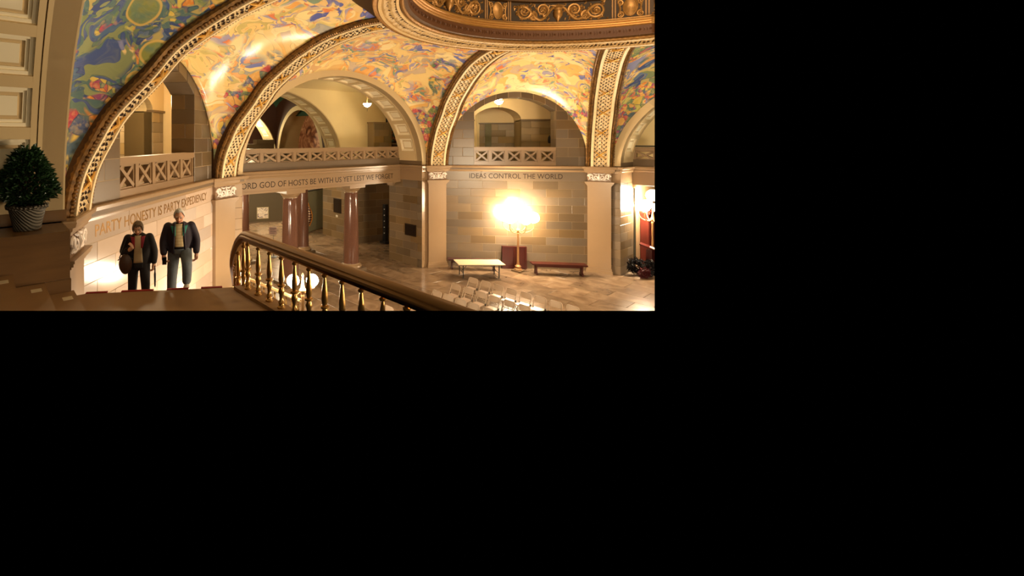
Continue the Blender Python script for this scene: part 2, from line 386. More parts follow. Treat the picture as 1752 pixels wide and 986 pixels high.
# pilasters
def pil_frame(i):
    r = Vector((math.cos(R(AZ[i])), math.sin(R(AZ[i])), 0)); v = Vector(VX[i]).to_3d() - r * .2814
    return Frame(v, (r.y, -r.x))
def scroll(mb, cx, cz, r, turns, sg, F, w, rad, a0=0.0, n=22):
    pts = []
    for k in range(n + 1):
        t = k / n; a = a0 + sg * t * turns * 2 * math.pi; q = r * (1 - .8 * t)
        pts.append(F.P(cx + q * math.cos(a), w, cz + q * math.sin(a)))
    mb.tube(pts, [rad * (1 - .45 * k / n) for k in range(n + 1)], 6)
PW = .4
def pilaster(i, label):
    F = pil_frame(i); t = thing('pilaster', label, 'pilaster', F.P(0, 0, 0), group=None)
    MB().fbox(F, -PW, PW, 0, .5, 0, 3.42).build('shaft', STONE_SM, t, None)
    MB().fbox(F, -PW - .05, PW + .05, -.05, .5, 0, .12).fbox(F, -PW - .025, PW + .025, -.025, .5, .12, .2).build('base', STONE_SM, t, None)
    cap = MB()
    for a, z0, z1 in ((.02, 3.4, 3.44), (.045, 3.44, 3.48), (.08, 3.48, 3.53), (.1, 3.53, 3.57)): cap.fbox(F, -PW - a, PW + a, -a, .5, z0, z1)
    cap.build('capital_moulding', STONE_SM, t, None)
    MB().fbox(F, -PW, PW, 0, .5, 3.57, 3.94).build('capital_block', mat('relief_ground_stone', (150, 120, 92), .5), t, None)  # plain ground tone, close to the shaft stone
    rel = MB()
    for sg in (-1, 1):
        for k in range(2):
            scroll(rel, sg * (.12 + .17 * k), 3.755 + (.02 if k else -.02), .1, 1.4, sg * (1 if k else -1), F, -.02, .03, a0=(0 if sg > 0 else math.pi))
        rel.tube([F.P(sg * .36, -.02, 3.64), F.P(sg * .3, -.03, 3.7), F.P(sg * .34, -.03, 3.82), F.P(sg * .26, -.02, 3.87)], [.015, .03, .03, .012], 6)
        rel.tube([F.P(sg * .02, -.02, 3.63), F.P(sg * .1, -.03, 3.66), F.P(sg * .2, -.02, 3.63), F.P(sg * .3, -.02, 3.65)], [.012, .03, .025, .01], 6)
        rel.tube([F.P(sg * .02, -.02, 3.88), F.P(sg * .1, -.03, 3.86), F.P(sg * .2, -.02, 3.89)], [.012, .028, .01], 6)
    rel.tube([F.P(0, -.02, 3.62), F.P(0, -.04, 3.75), F.P(0, -.02, 3.9)], [.02, .05, .015], 6)
    rel.build('carved_scrollwork', mat('pale_carved_stone', (232, 218, 206), .4), t)
    return t
pilaster(1, 'stone pilaster with carved capital beside the stairs, just right of the dark stone block')
pilaster(2, 'pale stone pilaster with carved capital left of the columned west opening')
pilaster(3, 'stone pilaster with carved capital left of the glowing lamp, by the white table')
pilaster(4, 'stone pilaster with carved capital right of the glowing lamp and long bench')

# cornice that runs round the walls
def isect(P, d, Q, e):
    den = d.x * e.y - d.y * e.x; s = ((Q.x - P.x) * e.y - (Q.y - P.y) * e.x) / den; return P + d * s
path = [Vector((-4.01, -10.6, 0)), Vector((-4.01, -9.3, 0))]
walls = {1: (B0, B1), 2: (B1, B2), 3: (B2, B3), 4: (B3, B4)}
for i in (1, 2, 3, 4):
    F = pil_frame(i); a = F.P(-PW - .04, 0, 0); b = F.P(PW + .04, 0, 0); L, Rr = walls[i]
    bump = [isect(a, F.n, L.O, L.t), a, b, isect(b, F.n, Rr.O, Rr.t)]
    if i == 3: path += [Vector((-9.3, -4.01, 0)), Vector((-10.5, -4.01, 0)), Vector((-10.5, 4.01, 0)), Vector((-9.3, 4.01, 0))]
    path += bump
path += [Vector((-4.01, 9.3, 0)), Vector((-4.01, 10.5, 0)), Vector((4, 10.5, 0))]
PROF = [(-.02, 3.92), (.04, 3.92), (.05, 3.965), (.075, 3.985), (.085, 4.06), (.13, 4.085), (.145, 4.15), (.13, 4.17), (-.2, 4.17)]
def sweep(path, prof):
    rows = []
    for k, p in enumerate(path):
        d0 = (p - path[k - 1]).normalized() if k else (path[1] - p).normalized()
        d1 = (path[k + 1] - p).normalized() if k < len(path) - 1 else d0
        n0, n1 = Vector((d0.y, -d0.x, 0)), Vector((d1.y, -d1.x, 0)); m = n0 + n1
        m = m / max(.35, (1 + n0.dot(n1)))
        rows.append([p + m * q + Vector((0, 0, z)) for q, z in prof])
    return MB().grid(rows)
struct(sweep(path, PROF).build('trim_1', STONE_SM, None, 20))
# ledge behind the cornice on each bay
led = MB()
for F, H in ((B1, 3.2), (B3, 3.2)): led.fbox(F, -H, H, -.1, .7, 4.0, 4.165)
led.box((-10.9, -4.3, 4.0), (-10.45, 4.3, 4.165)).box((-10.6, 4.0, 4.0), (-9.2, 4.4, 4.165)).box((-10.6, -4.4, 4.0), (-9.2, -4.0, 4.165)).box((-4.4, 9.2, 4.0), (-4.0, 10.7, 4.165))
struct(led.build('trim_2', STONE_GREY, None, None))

# ------------------------------------------------------------------ coffered cardinal arches
EA, EB, EZ = 4.01, 3.25, 4.2
def arc_table(a, b, n=400):
    L = [0]; p = (a, 0)
    for k in range(1, n + 1):
        t = math.pi * k / n; q = (a * math.cos(t), b * math.sin(t)); L.append(L[-1] + math.hypot(q[0] - p[0], q[1] - p[1])); p = q
    return L
AT = arc_table(EA, EB)
def th_at(s):
    n = len(AT) - 1
    for k in range(n):
        if AT[k + 1] >= s: return math.pi * (k + (s - AT[k]) / (AT[k + 1] - AT[k])) / n
    return math.pi
def aslab(mb, F, t0, t1, w0, w1, o0, o1, n=None, oz=None):
    n = n or max(2, int((t1 - t0) / .05))
    rows = []
    for k in range(n + 1):
        t = t0 + (t1 - t0) * k / n; c, s = math.cos(t), math.sin(t)
        pt = lambda o, w: F.P((EA + o) * c, w, EZ + (EB + (o if oz is None or o <= 0 else o * oz)) * s)
        rows.append([pt(o0, w0), pt(o0, w1), pt(o1, w1), pt(o1, w0)])
    mb.grid(rows, close=True); b = len(mb.v)
    mb.f.append((b - 4, b - 3, b - 2, b - 1)); mb.f.append(tuple(b - (n + 1) * 4 + i for i in (3, 2, 1, 0)))
    return mb
def coffered_arch(F, label, s0=0.0, s1=None, dep=1.25, face=True, w_sign=1, nco=15, ks=None):
    t = thing('coffered_arch', label, 'arch', F.P(0, 0, ZC)); T = AT[-1]
    ta, tb = 0.0, math.pi
    mb = MB(); aslab(mb, F, ta, tb, 0.02, dep, .07, .4); mb.build('soffit', CREAM, t, 30)
    mb = MB(); aslab(mb, F, ta, tb, 0.0, .3, 0, .12); aslab(mb, F, ta, tb, .315, .38, 0.0, .1); aslab(mb, F, ta, tb, dep - .19, dep, 0, .12); mb.build('edge_band', CREAM, t, 30)
    if face:
        mb = MB(); aslab(mb, F, ta, tb, -.02, .25, .0, .36, oz=.75); mb.build('face_band', CREAM, t, 30)
    mb = MB(); pitch = .70; first = .78; cs = [first + pitch * k for k in range(nco)]
    off = (T - (cs[0] + cs[-1])) / 2; cs = [c + off for c in cs] if nco == 15 else cs
    prev = 0.0
    for c in cs + [T + .27]:
        a, b = th_at(prev), th_at(min(T, c - .27))
        if b > a: aslab(MB(), F, a, b, .36, dep - .17, 0, .1, 4).build('cross_band', CREAM, t, 30)
        prev = c + .27
    for c in cs:
        mb = MB()
        for g, o0, o1 in ((.0, .045, .075), (.035, .055, .08)):
            pass
        a, b = c - .27, c + .27
        W0, W1 = .38, dep - .19
        for g0, g1, o in ((0, .05, .03), (.05, .09, .05)):
            aslab(mb, F, th_at(a + g0), th_at(a + g1), W0 + g0, W1 - g0, o, .08, 1); aslab(mb, F, th_at(b - g1), th_at(b - g0), W0 + g0, W1 - g0, o, .08, 1)
            aslab(mb, F, th_at(a + g1), th_at(b - g1), W0 + g0, W0 + g1, o, .08, 3); aslab(mb, F, th_at(a + g1), th_at(b - g1), W1 - g1, W1 - g0, o, .08, 3)
        aslab(mb, F, th_at(a + .14), th_at(b - .14), W0 + .14, W1 - .14, .05, .08, 3)
        mb.build('coffer', CREAM_L, t, 30)
    return t
coffered_arch(B2, 'cream coffered arch over the gallery of the west opening')
coffered_arch(B0, 'tall cream panelled arch at far left beside the potted bush')
coffered_arch(B4, 'cream coffered arch cut off by the right edge of the photo')
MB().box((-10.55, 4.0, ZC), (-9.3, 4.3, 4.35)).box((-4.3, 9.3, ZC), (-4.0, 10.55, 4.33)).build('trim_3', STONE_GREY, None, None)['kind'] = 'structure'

# ------------------------------------------------------------------ painted vault: ribs, ring, murals
RIBP = [(10.17, 4.17), (10.12, 4.52), (10.02, 4.87), (9.84, 5.24), (9.6, 5.66), (9.12, 6.2), (8.7, 6.7), (8.03, 7.2), (7.57, 7.48), (6.9, 7.79), (6.04, 8.0), (5.33, 8.06)]
def catmull(P, n):
    Q = [P[0]] + P + [P[-1]]; out = []
    m = len(P) - 1
    for k in range(n + 1):
        x = k / n * m; i = min(int(x), m - 1); t = x - i
        a, b, c, d = Q[i], Q[i + 1], Q[i + 2], Q[i + 3]
        out.append(tuple(.5 * (2 * b[j] + (c[j] - a[j]) * t + (2 * a[j] - 5 * b[j] + 4 * c[j] - d[j]) * t * t + (3 * b[j] - a[j] - 3 * c[j] + d[j]) * t ** 3) for j in range(len(a))))
    return out
NR = 72
_c = catmull(RIBP, 400); _l = [0]
for a, b in zip(_c, _c[1:]): _l.append(_l[-1] + math.dist(a, b))
RIBL = _l[-1]
def rib_rz(s):
    s = max(0, min(1, s)) * RIBL
    lo, hi = 0, len(_l) - 1
    while hi - lo > 1:
        m = (lo + hi) // 2
        if _l[m] <= s: lo = m
        else: hi = m
    t = (s - _l[lo]) / max(1e-9, _l[hi] - _l[lo]); return tuple(_c[lo][j] + ((_c[hi][j] - _c[lo][j]) * t) for j in (0, 1))
VAZ = {i: math.atan2(VX[i][1], VX[i][0]) for i in VX}; VAZ[0] = math.atan2(-D8, C8); VAZ[5] = math.atan2(D8, C8)
def rib_pt(i, s, lat, d):
    r, z = rib_rz(s); r2, z2 = rib_rz(s + .004); r1, z1 = rib_rz(s - .004)
    T = Vector((r2 - r1, z2 - z1)).normalized(); N = (-T.y, T.x)
    er = Vector((math.cos(VAZ[i]), math.sin(VAZ[i]), 0)); et = Vector((er.y, -er.x, 0))
    return er * (r + N[0] * d) + et * lat + Vector((0, 0, z + N[1] * d))
def strip(mb, fn, sec, n, s0=0.0, s1=1.0):       # closed section swept along fn(s, lat, d)
    rows = [[fn(s0 + (s1 - s0) * k / n, a, b) for a, b in sec] for k in range(n + 1)]
    mb.grid(rows, close=True); m = len(sec); b = len(mb.v)
    mb.f.append(tuple(b - m + i for i in range(m))); mb.f.append(tuple(b - (n + 1) * m + m - 1 - i for i in range(m)))
def leaf(mb, fn, s, lat, ds, dl, ang, h, L):       # ds along, dl across, in units; L = length of the band
    ca, sa = math.cos(ang), math.sin(ang)
    def q(a, b, d): x, y = a * ca - b * sa, a * sa + b * ca; return fn(s + x / L, lat + y, d)
    mb.add([q(-ds, 0, .004), q(-ds * .1, -dl, h * .35), q(ds, 0, h * .5), q(-ds * .1, dl, h * .35), q(-.1 * ds, 0, h), q(-ds * .55, -dl * .75, .005), q(-ds * .55, dl * .75, .005)],
           [(0, 5, 4), (5, 1, 4), (1, 2, 4), (2, 3, 4), (3, 6, 4), (6, 0, 4)])
def rope(mb, fn, lat, d, r, L, step=.075, n=6, s0=0.0, s1=1.0):
    k = int(L * (s1 - s0) / step) * 2; pts = [fn(s0 + (s1 - s0) * i / k, lat, d) for i in range(k + 1)]
    mb.tube(pts, [r * (1.12 if i % 2 else .72) for i in range(k + 1)], n)
def rib(i, label):
    fn = lambda s, a, b: rib_pt(i, s, a, b)
    t = thing('vault_rib', label, 'rib', fn(0, 0, 0)); rnd = random.Random(i)
    mb = MB(); strip(mb, fn, [(-.45, .03), (.45, .03), (.45, -.3), (-.45, -.3)], NR); mb.build('rib_core', GOLD_D, t, 30)
    mb = MB(); strip(mb, fn, [(-.24, .025), (.24, .025), (.24, .036), (-.24, .036)], NR); mb.build('ivory_ground', WHITE_O, t, 30); pit = MB()
    for sg in (-1, 1):
        mb = MB(); strip(mb, fn, sorted([(sg * .235, .03), (sg * .315, .03)]) + sorted([(sg * .315, .1), (sg * .235, .1)], reverse=True), NR); mb.build('ivory_fillet', WHITE_O, t, 30)
        mb = MB(); rope(mb, fn, sg * .375, .05, .05, RIBL, .055); rope(mb, fn, sg * .44, .01, .05, RIBL, .11); mb.build('gilt_rope_moulding', GOLD_R, t, 50)
    mb = MB(); rows = int(RIBL / .088)
    xs = [k for k in range(5, rows - 2, 11)]
    for k in range(rows):
        s = (k + .5) / rows
        for j, lat in enumerate((-.15, 0, .15)):
            a = (.6 if (k + j) % 2 else -.6) + rnd.uniform(-.3, .3)
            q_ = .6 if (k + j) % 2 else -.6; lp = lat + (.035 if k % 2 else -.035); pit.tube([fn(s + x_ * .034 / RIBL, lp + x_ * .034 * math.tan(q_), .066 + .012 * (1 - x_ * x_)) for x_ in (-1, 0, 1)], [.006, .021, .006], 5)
            leaf(mb, fn, s + (.03 / RIBL if j == 1 else 0), lat + rnd.uniform(-.015, .015), (.085), .066, a + (0 if j == 1 else (.25 if lat > 0 else -.25)), .085 + rnd.uniform(-.015, .02), RIBL)
    mb.build('carved_leaf_band', WHITE_O, t, None, 'stuff'); pit.build('leaf_gap_shade', mat('gap_shade_umber', (48, 28, 12), .8), t, 60, 'stuff')  # raised dark slivers painted as the shade in the leaf gaps
    for x in xs:
        s = (x + .5) / rows; mb = MB()
        for sg in (-1, 1):
            mb.tube([fn(s + q * .16 / RIBL, q * sg * .2, .07 + .035 * (1 - q * q)) for q in (-1, -.6, -.2, .2, .6, 1)], [.012, .02, .027, .027, .02, .012], 6)
        mb.build('gilt_ribbon_cross', mat('bright_gilt', (214, 160, 66), .4, .4, var=.2), t)
    return t
rib(1, 'carved vault rib nearest the potted bush, rising from the dark stone block')
rib(2, 'carved vault rib rising from the pilaster left of the west opening')
rib(3, 'carved vault rib between the west arch and the lamp wall arch')
rib(4, 'upright carved vault rib at right, rising above the pilaster beside the long bench')

class Cyl:                                          # cylinder frame: u to the right along the ring, w outward
    def __init__(s, r, a0): s.r = r; s.a = R(a0)
    def P(s, u, w, z):
        a = s.a - u / s.r; return Vector(((s.r + w) * math.cos(a), (s.r + w) * math.sin(a), z))
RA0, RA1 = 255.0, 75.0
def arc(mb, prof, a0=RA0, a1=RA1, n=120):           # closed profile (r, z) swept round the axis
    rows = []
    for k in range(n + 1):
        a = R(a0 + (a1 - a0) * k / n); rows.append([Vector((r * math.cos(a), r * math.sin(a), z)) for r, z in prof])
    mb.grid(rows, close=True); m = len(prof); b = len(mb.v)
    mb.f.append(tuple(b - m + i for i in range(m))); mb.f.append(tuple(b - (n + 1) * m + m - 1 - i for i in range(m))); return mb
ring = thing('ring_cornice', 'round gilt and ivory ring cornice crowning the painted vault', 'cornice', (0, 0, 8.0))
RM = (5.12, 8.05)
tx, tz = (4.91 - 5.32), (8.117 - 8.0); LB = math.hypot(tx, tz); tx, tz = tx / LB, tz / LB    # across the band, inward
nx, nz = tz, -tx                                     # facing the room: down
if nz > 0: nx, nz = -nx, -nz
RL = R(RA0 - RA1) * RM[0]
def ring_pt(s, lat, d):
    a = R(RA0) - s * R(RA0 - RA1); r = RM[0] - tx * lat * -1 + nx * d; z = RM[1] + tz * lat + nz * d
    return Vector((r * math.cos(a), r * math.sin(a), z))
arc(MB(), [(5.42, 8.03), (5.34, 7.99), (4.9, 8.115), (4.72, 8.16), (4.72, 8.45), (4.9, 8.6), (5.9, 8.6), (5.9, 8.2)]).build('ring_core', GOLD_D, ring, 30)
for lat, wd in ((-.185, .035), (.19, .03)):
    mb = MB(); strip(mb, ring_pt, [(lat - wd, .0), (lat + wd, .0), (lat + wd, .06), (lat - wd, .06)], 140); mb.build('ivory_fillet', mat('deep_ivory_relief', (206, 172, 116), .5, var=.25, scale=14, col2=(150, 108, 58)), ring, 30)
mb = MB(); rnd = random.Random(5); rows = int(RL / .1)
for k in range(rows):
    for j, lat in enumerate((-.09, .06)):
        leaf(mb, ring_pt, (k + .5 + .3 * j) / rows, lat + rnd.uniform(-.015, .015), .1, .034, 1.15 + rnd.uniform(-.35, .35), .075 + rnd.uniform(-.015, .02), RL)
mb.build('carved_leaf_band', mat('deep_ivory_relief', (206, 172, 116), .5, var=.25, scale=14, col2=(150, 108, 58)), ring, None, 'stuff')
mb = MB(); rope(mb, ring_pt, -.265, .0, .055, RL); rope(mb, ring_pt, .285, .02, .05, RL, .15); mb.build('gilt_rope_moulding', GOLD, ring, 50)
FC = Cyl(4.72, RA0); mb = MB(); FL_ = R(RA0 - RA1) * 4.72
k = 0.1
while k < FL_:
    mb.fbox if False else None
    for q in (0, .07):
        mb.tube([FC.P(k + q, -.008, 8.25), FC.P(k + q + .02, -.014, 8.3), FC.P(k + q, -.008, 8.36)], [.01, .018, .01], 5)
    mb.ball(FC.P(k + .15, -.01, 8.305), .03, 6, 4); k += .24
arc(MB(), [(4.722, 8.16), (4.712, 8.2), (4.712, 8.42), (4.73, 8.45), (4.8, 8.45), (4.8, 8.16)]).build('frieze_band', BROWN_F, ring, 30)
mb.build('frieze_relief', BROWN_F, ring, 40, 'stuff')
arc(MB(), [(4.72, 8.43), (4.68, 8.455), (4.69, 8.49), (4.655, 8.51), (4.66, 8.545), (4.62, 8.56), (4.61, 8.6), (4.64, 8.62), (5.2, 8.62), (5.2, 8.43)]).build('cornice_moulding', mat('soft_gilt', (170, 122, 60), .42, .5, var=.2, scale=9, col2=(140, 92, 40)), ring, 30)
arc(MB(), [(5.0, 8.5), (7.2, 8.5), (7.2, 8.6), (5.0, 8.6)]).build('balcony_floor', STONE_GREY, ring, None)

# gilded balustrade on the ring
BAL = thing('gilded_balustrade', 'ornate gilded scrollwork balustrade round the ring at top', 'balustrade', (0, 0, 8.62))
arc(MB(), [(4.72, 8.64), (4.86, 8.64), (4.86, 8.68), (4.72, 8.68)]).build('bottom_rail', GOLD, BAL, 30)
arc(MB(), [(4.7, 9.27), (4.88, 9.27), (4.9, 9.31), (4.86, 9.36), (4.72, 9.36), (4.68, 9.31)]).build('top_rail', GOLD_D, BAL, 30)
shields = [114.8 + 44.5 * k for k in range(-1, 4)]
for a in shields:
    C = Cyl(4.79, a)
    for sg in (-1, 1):
        for q in (.36, .43):
            mb = MB(); mb.tube([C.P(sg * q, 0, 8.64), C.P(sg * q, 0, 9.3)], .022, 8); mb.build('paired_bar', BRONZE, BAL)
    mb = MB(); n = 20
    pts = [C.P(.17 * math.cos(t) * (1 - .18 * max(0, -math.sin(t))), -.02, 8.97 + .24 * math.sin(t)) for t in (2 * math.pi * k / n for k in range(n + 1))]
    mb.tube(pts, .022, 6)
    rows = [[C.P(.16 * q * math.cos(2 * math.pi * k / n) * (1 - .18 * max(0, -math.sin(2 * math.pi * k / n))), -.02 - .04 * (1 - q * q), 8.97 + .23 * q * math.sin(2 * math.pi * k / n)) for k in range(n)] for q in (1, .7, .35, .02)]
    mb.grid(rows, close=True); mb.build('shield', GOLD, BAL)
    for sg in (-1, 1):
        mb = MB(); scroll(mb, sg * .24, 8.78, .09, 1.5, sg, C, -.01, .03, a0=R(90)); scroll(mb, sg * .25, 9.13, .08, 1.4, -sg, C, -.01, .028, a0=R(-90))
        mb.tube([C.P(sg * .29, 0, 8.7), C.P(sg * .24, -.02, 8.95), C.P(sg * .3, 0, 9.22)], [.02, .03, .02], 6)
        mb.build('shield_scrolls', GOLD, BAL)
for a in [shields[0] + 22.25 + 44.5 * k for k in range(0, 4)]:
    C = Cyl(4.79, a)
    mb = MB(); prof = [(.0, 8.66), (.05, 8.67), (.035, 8.72), (.06, 8.78), (.12, 8.86), (.135, 8.98), (.11, 9.04), (.14, 9.08), (.13, 9.1), (.0, 9.12)]
    mb.lathe(prof, C.P(0, 0, 0) * 1.0, 12); mb.build('urn', GOLD, BAL)
    mb = MB()
    for k in range(-4, 5): mb.tube([C.P(0, 0, 9.08), C.P(k * .03, -.03, 9.17), C.P(k * .055, -.02, 9.23 - abs(k) * .015)], [.03, .03, .008], 5)
    mb.build('urn_foliage', GOLD, BAL)
    for sg in (-1, 1):
        mb = MB()
        pts = []
        for k in range(26):                         # long S from the urn, down and up again
            t = k / 25; pts.append(C.P(sg * (.12 + .95 * t), -.02, 8.95 + .2 * math.cos(math.pi * (1.15 * t * 1.7 + .15)) * (1 if t < .8 else .9)))
        mb.tube(pts, [.05 - .015 * abs(k / 25 - .5) for k in range(26)], 7); mb.build('acanthus_stem', GOLD, BAL)
        for cx, cz, r, dr, a0 in ((.45, 9.04, .19, -1, -90), (1.02, 8.99, .23, 1, 180), (.75, 8.86, .13, 1, 90)):
            mb = MB(); scroll(mb, sg * cx, cz, r, 2.0, sg * dr, C, -.02, .04, a0=R(a0 if sg > 0 else 180 - a0), n=30); mb.ball(C.P(sg * cx, -.03, cz), .05, 8, 6)
            for k in range(7):
                b = R(51 * k + 15); mb.tube([C.P(sg * cx + .03 * math.cos(b), -.04, cz + .03 * math.sin(b)), C.P(sg * cx + .085 * math.cos(b), -.035, cz + .085 * math.sin(b))], [.02, .006], 5)
            mb.build('scroll', GOLD, BAL)
        mb = MB(); rnd = random.Random(int(a) + sg)
        for k in range(80):
            u, z = sg * rnd.uniform(.2, 1.32), rnd.uniform(8.7, 9.2); b = rnd.uniform(0, 6.28); L = rnd.uniform(.06, .13)
            mb.tube([C.P(u, 0, z), C.P(u + L * .5 * math.cos(b), -.03, z + L * .5 * math.sin(b)), C.P(u + L * math.cos(b + .5), -.01, z + L * math.sin(b + .5))], [.012, .026, .006], 5)
        mb.build('leaf_sprigs', GOLD, BAL, 35, 'stuff')
# drum wall behind the balustrade
struct(arc(MB(), [(7.0, 8.6), (7.0, 11.5), (7.2, 11.5), (7.2, 8.6)]).build('wall_drum', mat('drum_plaster', (84, 60, 36), .6), None, 30))

def mural_mat(name, fruit=.3, cool=0.0, seed=0.0, swirl=0.0, dens=1.25, pads=0.0):
    a = NT(name); a.b.inputs['Roughness'].default_value = .22; a.b.inputs['Specular IOR Level'].default_value = .5
    uv = a.n('ShaderNodeUVMap'); sp = a.n('ShaderNodeSeparateXYZ'); a.l(uv.outputs[0], sp.inputs[0]); U, V = sp.outputs[0], sp.outputs[1]
    tc = a.n('ShaderNodeTexCoord')
    def vadd(x, y): nd = a.n('ShaderNodeVectorMath', operation='ADD'); a.l(x, nd.inputs[0]); (a.l(y, nd.inputs[1]) if not isinstance(y, tuple) else setattr(nd.inputs[1], 'default_value', y)); return nd.outputs[0]
    def noise(vec, s, det=2.0, out='Fac'): nd = a.n('ShaderNodeTexNoise', i_Scale=s, i_Detail=det); a.l(vec, nd.inputs['Vector']); return nd.outputs[out]
    def warp(vec, s, amt):
        c = a.n('ShaderNodeVectorMath', operation='SUBTRACT'); a.l(noise(vec, s, 1.0, 'Color'), c.inputs[0]); c.inputs[1].default_value = (.5, .5, .5)
        m = a.n('ShaderNodeVectorMath', operation='SCALE'); m.inputs['Scale'].default_value = amt; a.l(c.outputs[0], m.inputs[0]); return vadd(vec, m.outputs[0])
    zs = a.n('ShaderNodeVectorMath', operation='SCALE'); zs.inputs['Scale'].default_value = dens; a.l(tc.outputs['Object'], zs.inputs[0])
    P = vadd(zs.outputs[0], (seed, seed * 1.7, seed * .6))
    W1 = warp(P, .7, 1.6 + swirl); W2 = warp(W1, 1.9, .55 + swirl * .5)
    st = a.n('ShaderNodeMapping'); st.inputs['Scale'].default_value = (.8, .8, 1.5); st.inputs['Rotation'].default_value = (.5, .7, .4 + seed); a.l(W2, st.inputs[0]); ST = st.outputs[0]
    L = lambda *c: lin(c)
    def layer(vec, s, k, pal, lw, lf, lc, det=1.5):
        n1 = a.math('MULTIPLY', noise(vec, s, det), float(k)); fl = a.math('FLOOR', n1); fr = a.math('FRACT', n1)
        wn = a.n('ShaderNodeTexWhiteNoise', noise_dimensions='1D'); a.l(a.math('ADD', fl, seed + k), wn.inputs['W'])
        cell = noise(vec, s * .37, 0.0); rv = a.math('FRACT', a.math('ADD', wn.outputs['Value'], a.math('MULTIPLY', cell, 1.6)))
        c = a.ramp(rv, pal, 'CONSTANT')
        sh = a.math('MULTIPLY', fr, .16); c = a.mix(sh, c, a.mix(.5, c, L(120, 96, 110)))
        e = a.math('ABSOLUTE', a.math('SUBTRACT', fr, .5)); ln = a.math('MULTIPLY', a.math('SUBTRACT', e, .5 - lw, True), 1.0 / lw, True)
        return a.mix(a.math('MULTIPLY', ln, lf), c, lc)
    def steps(cols): return [(i / len(cols), L(*c)) for i, c in enumerate(cols)]
    cream = steps([(255, 234, 172), (252, 222, 150), (255, 230, 164), (248, 212, 140), (254, 228, 160), (240, 194, 120), (250, 218, 146), (232, 186, 130), (254, 230, 162), (214, 188, 156), (248, 200, 118), (255, 232, 172)])
    colour = steps([(252, 214, 136), (246, 180, 98), (176, 172, 160), (254, 222, 150), (126, 134, 192), (230, 160, 104), (140, 166, 140), (250, 208, 132), (234, 140, 92), (176, 166, 190), (254, 220, 146), (216, 194, 118)])
    coolp = steps([(92, 118, 150), (112, 134, 118), (84, 100, 150), (150, 156, 110), (96, 122, 120), (72, 88, 134), (196, 176, 110), (104, 122, 150), (128, 140, 100), (84, 106, 122)])
    skyp = steps([(104, 114, 184), (122, 130, 190), (244, 206, 140), (96, 106, 176), (250, 216, 150), (236, 176, 104), (150, 152, 190), (246, 208, 140)])
    fruitc = [(112, 136, 100), (228, 196, 96), (232, 146, 70), (96, 128, 118), (204, 88, 96), (196, 190, 104), (92, 104, 144), (232, 176, 100), (158, 84, 124), (130, 150, 96)]
    if cool > .5:
        base = layer(ST, .75, 13, coolp, .06, .6, L(56, 62, 96)); mid = layer(ST, 1.7, 12, coolp if swirl else colour, .08, .6, L(70, 66, 96))
    else:
        base = layer(ST, .62, 12, cream, .035, .55, L(140, 104, 92)); mid = layer(ST, 1.5, 13, colour, .06, .6, L(112, 88, 104))
    m1 = a.math('MULTIPLY', a.math('SUBTRACT', noise(W1, .85, 1.0), .47 if cool < .5 else .5, True), 14.0, True); c = a.mix(m1, base, mid)
    skyn = layer(ST, 1.0, 10, skyp, .05, .5, L(104, 92, 130))
    skym = a.math('MULTIPLY', a.math('SUBTRACT', a.math('ADD', V, a.math('MULTIPLY', a.math('SUBTRACT', noise(W2, 1.3), .5), 2.0)), .78 - .12 * cool), 12.0, True); c = a.mix(skym, c, skyn)
    # fruit and leaves low down and towards the ribs
    def vor(scale, vec, feat='F1'): v = a.n('ShaderNodeTexVoronoi', feature=feat, i_Scale=scale); a.l(vec, v.inputs['Vector']); return v
    FV = warp(P, 2.5, .22); sml, smlE = vor(3.2, FV), vor(3.2, FV, 'DISTANCE_TO_EDGE'); tiny, tinyE = vor(7.0, FV), vor(7.0, FV, 'DISTANCE_TO_EDGE')
    def rnd_of(v): s_ = a.n('ShaderNodeSeparateColor'); a.l(v.outputs['Color'], s_.inputs[0]); return s_.outputs[0]
    def fr_(v, e, k): 
        f_ = a.ramp(rnd_of(v), steps(fruitc), 'CONSTANT'); f_ = a.mix(a.math('MULTIPLY', a.math('SUBTRACT', noise(FV, 9.0), .45, True), 3.0, True), f_, a.mix(.5, f_, L(250, 214, 140)))
        return a.mix(a.math('MULTIPLY', a.math('SUBTRACT', 1.0, a.math('DIVIDE', e.outputs['Distance'], k), True), .85), f_, L(70, 74, 104))
    fc = a.mix(a.math('MULTIPLY', a.math('SUBTRACT', noise(W1, 1.1), .5, True), 20.0, True), fr_(sml, smlE, .05), fr_(tiny, tinyE, .05))
    cor = a.math('ABSOLUTE', a.math('SUBTRACT', U, .5)); low = a.math('SUBTRACT', 1.0, V)
    fm = a.math('ADD', a.math('MULTIPLY', cor, 1.6), a.math('MULTIPLY', low, .5))
    fm = a.math('MULTIPLY', a.math('SUBTRACT', a.math('ADD', fm, a.math('MULTIPLY', a.math('SUBTRACT', noise(W2, 1.0), .5), 1.7)), 1.22 - fruit * .8), 14.0, True)
    c = a.mix(fm, c, fc)
    if pads:
        PV = warp(P, 1.4, .3); pv = vor(1.15, PV); dist = pv.outputs['Distance']
        pm = a.math('MULTIPLY', a.math('SUBTRACT', .4, dist, True), 40.0, True); pm = a.math('MULTIPLY', pm, a.math('MULTIPLY', a.math('SUBTRACT', rnd_of(pv), .3, True), 40.0, True))
        pc = a.mix(a.math('MULTIPLY', a.math('SUBTRACT', noise(PV, 3.5), .4, True), 4.0, True), L(150, 150, 80), L(120, 140, 110)); pc = a.mix(a.math('MULTIPLY', a.math('SUBTRACT', dist, .31, True), 30.0, True), pc, L(222, 186, 104))
        c = a.mix(pm, c, pc)
    br = a.n('ShaderNodeMapping'); br.inputs['Scale'].default_value = (3, 3, 14); br.inputs['Rotation'].default_value = (.7, .2, 1.0); a.l(W2, br.inputs[0])
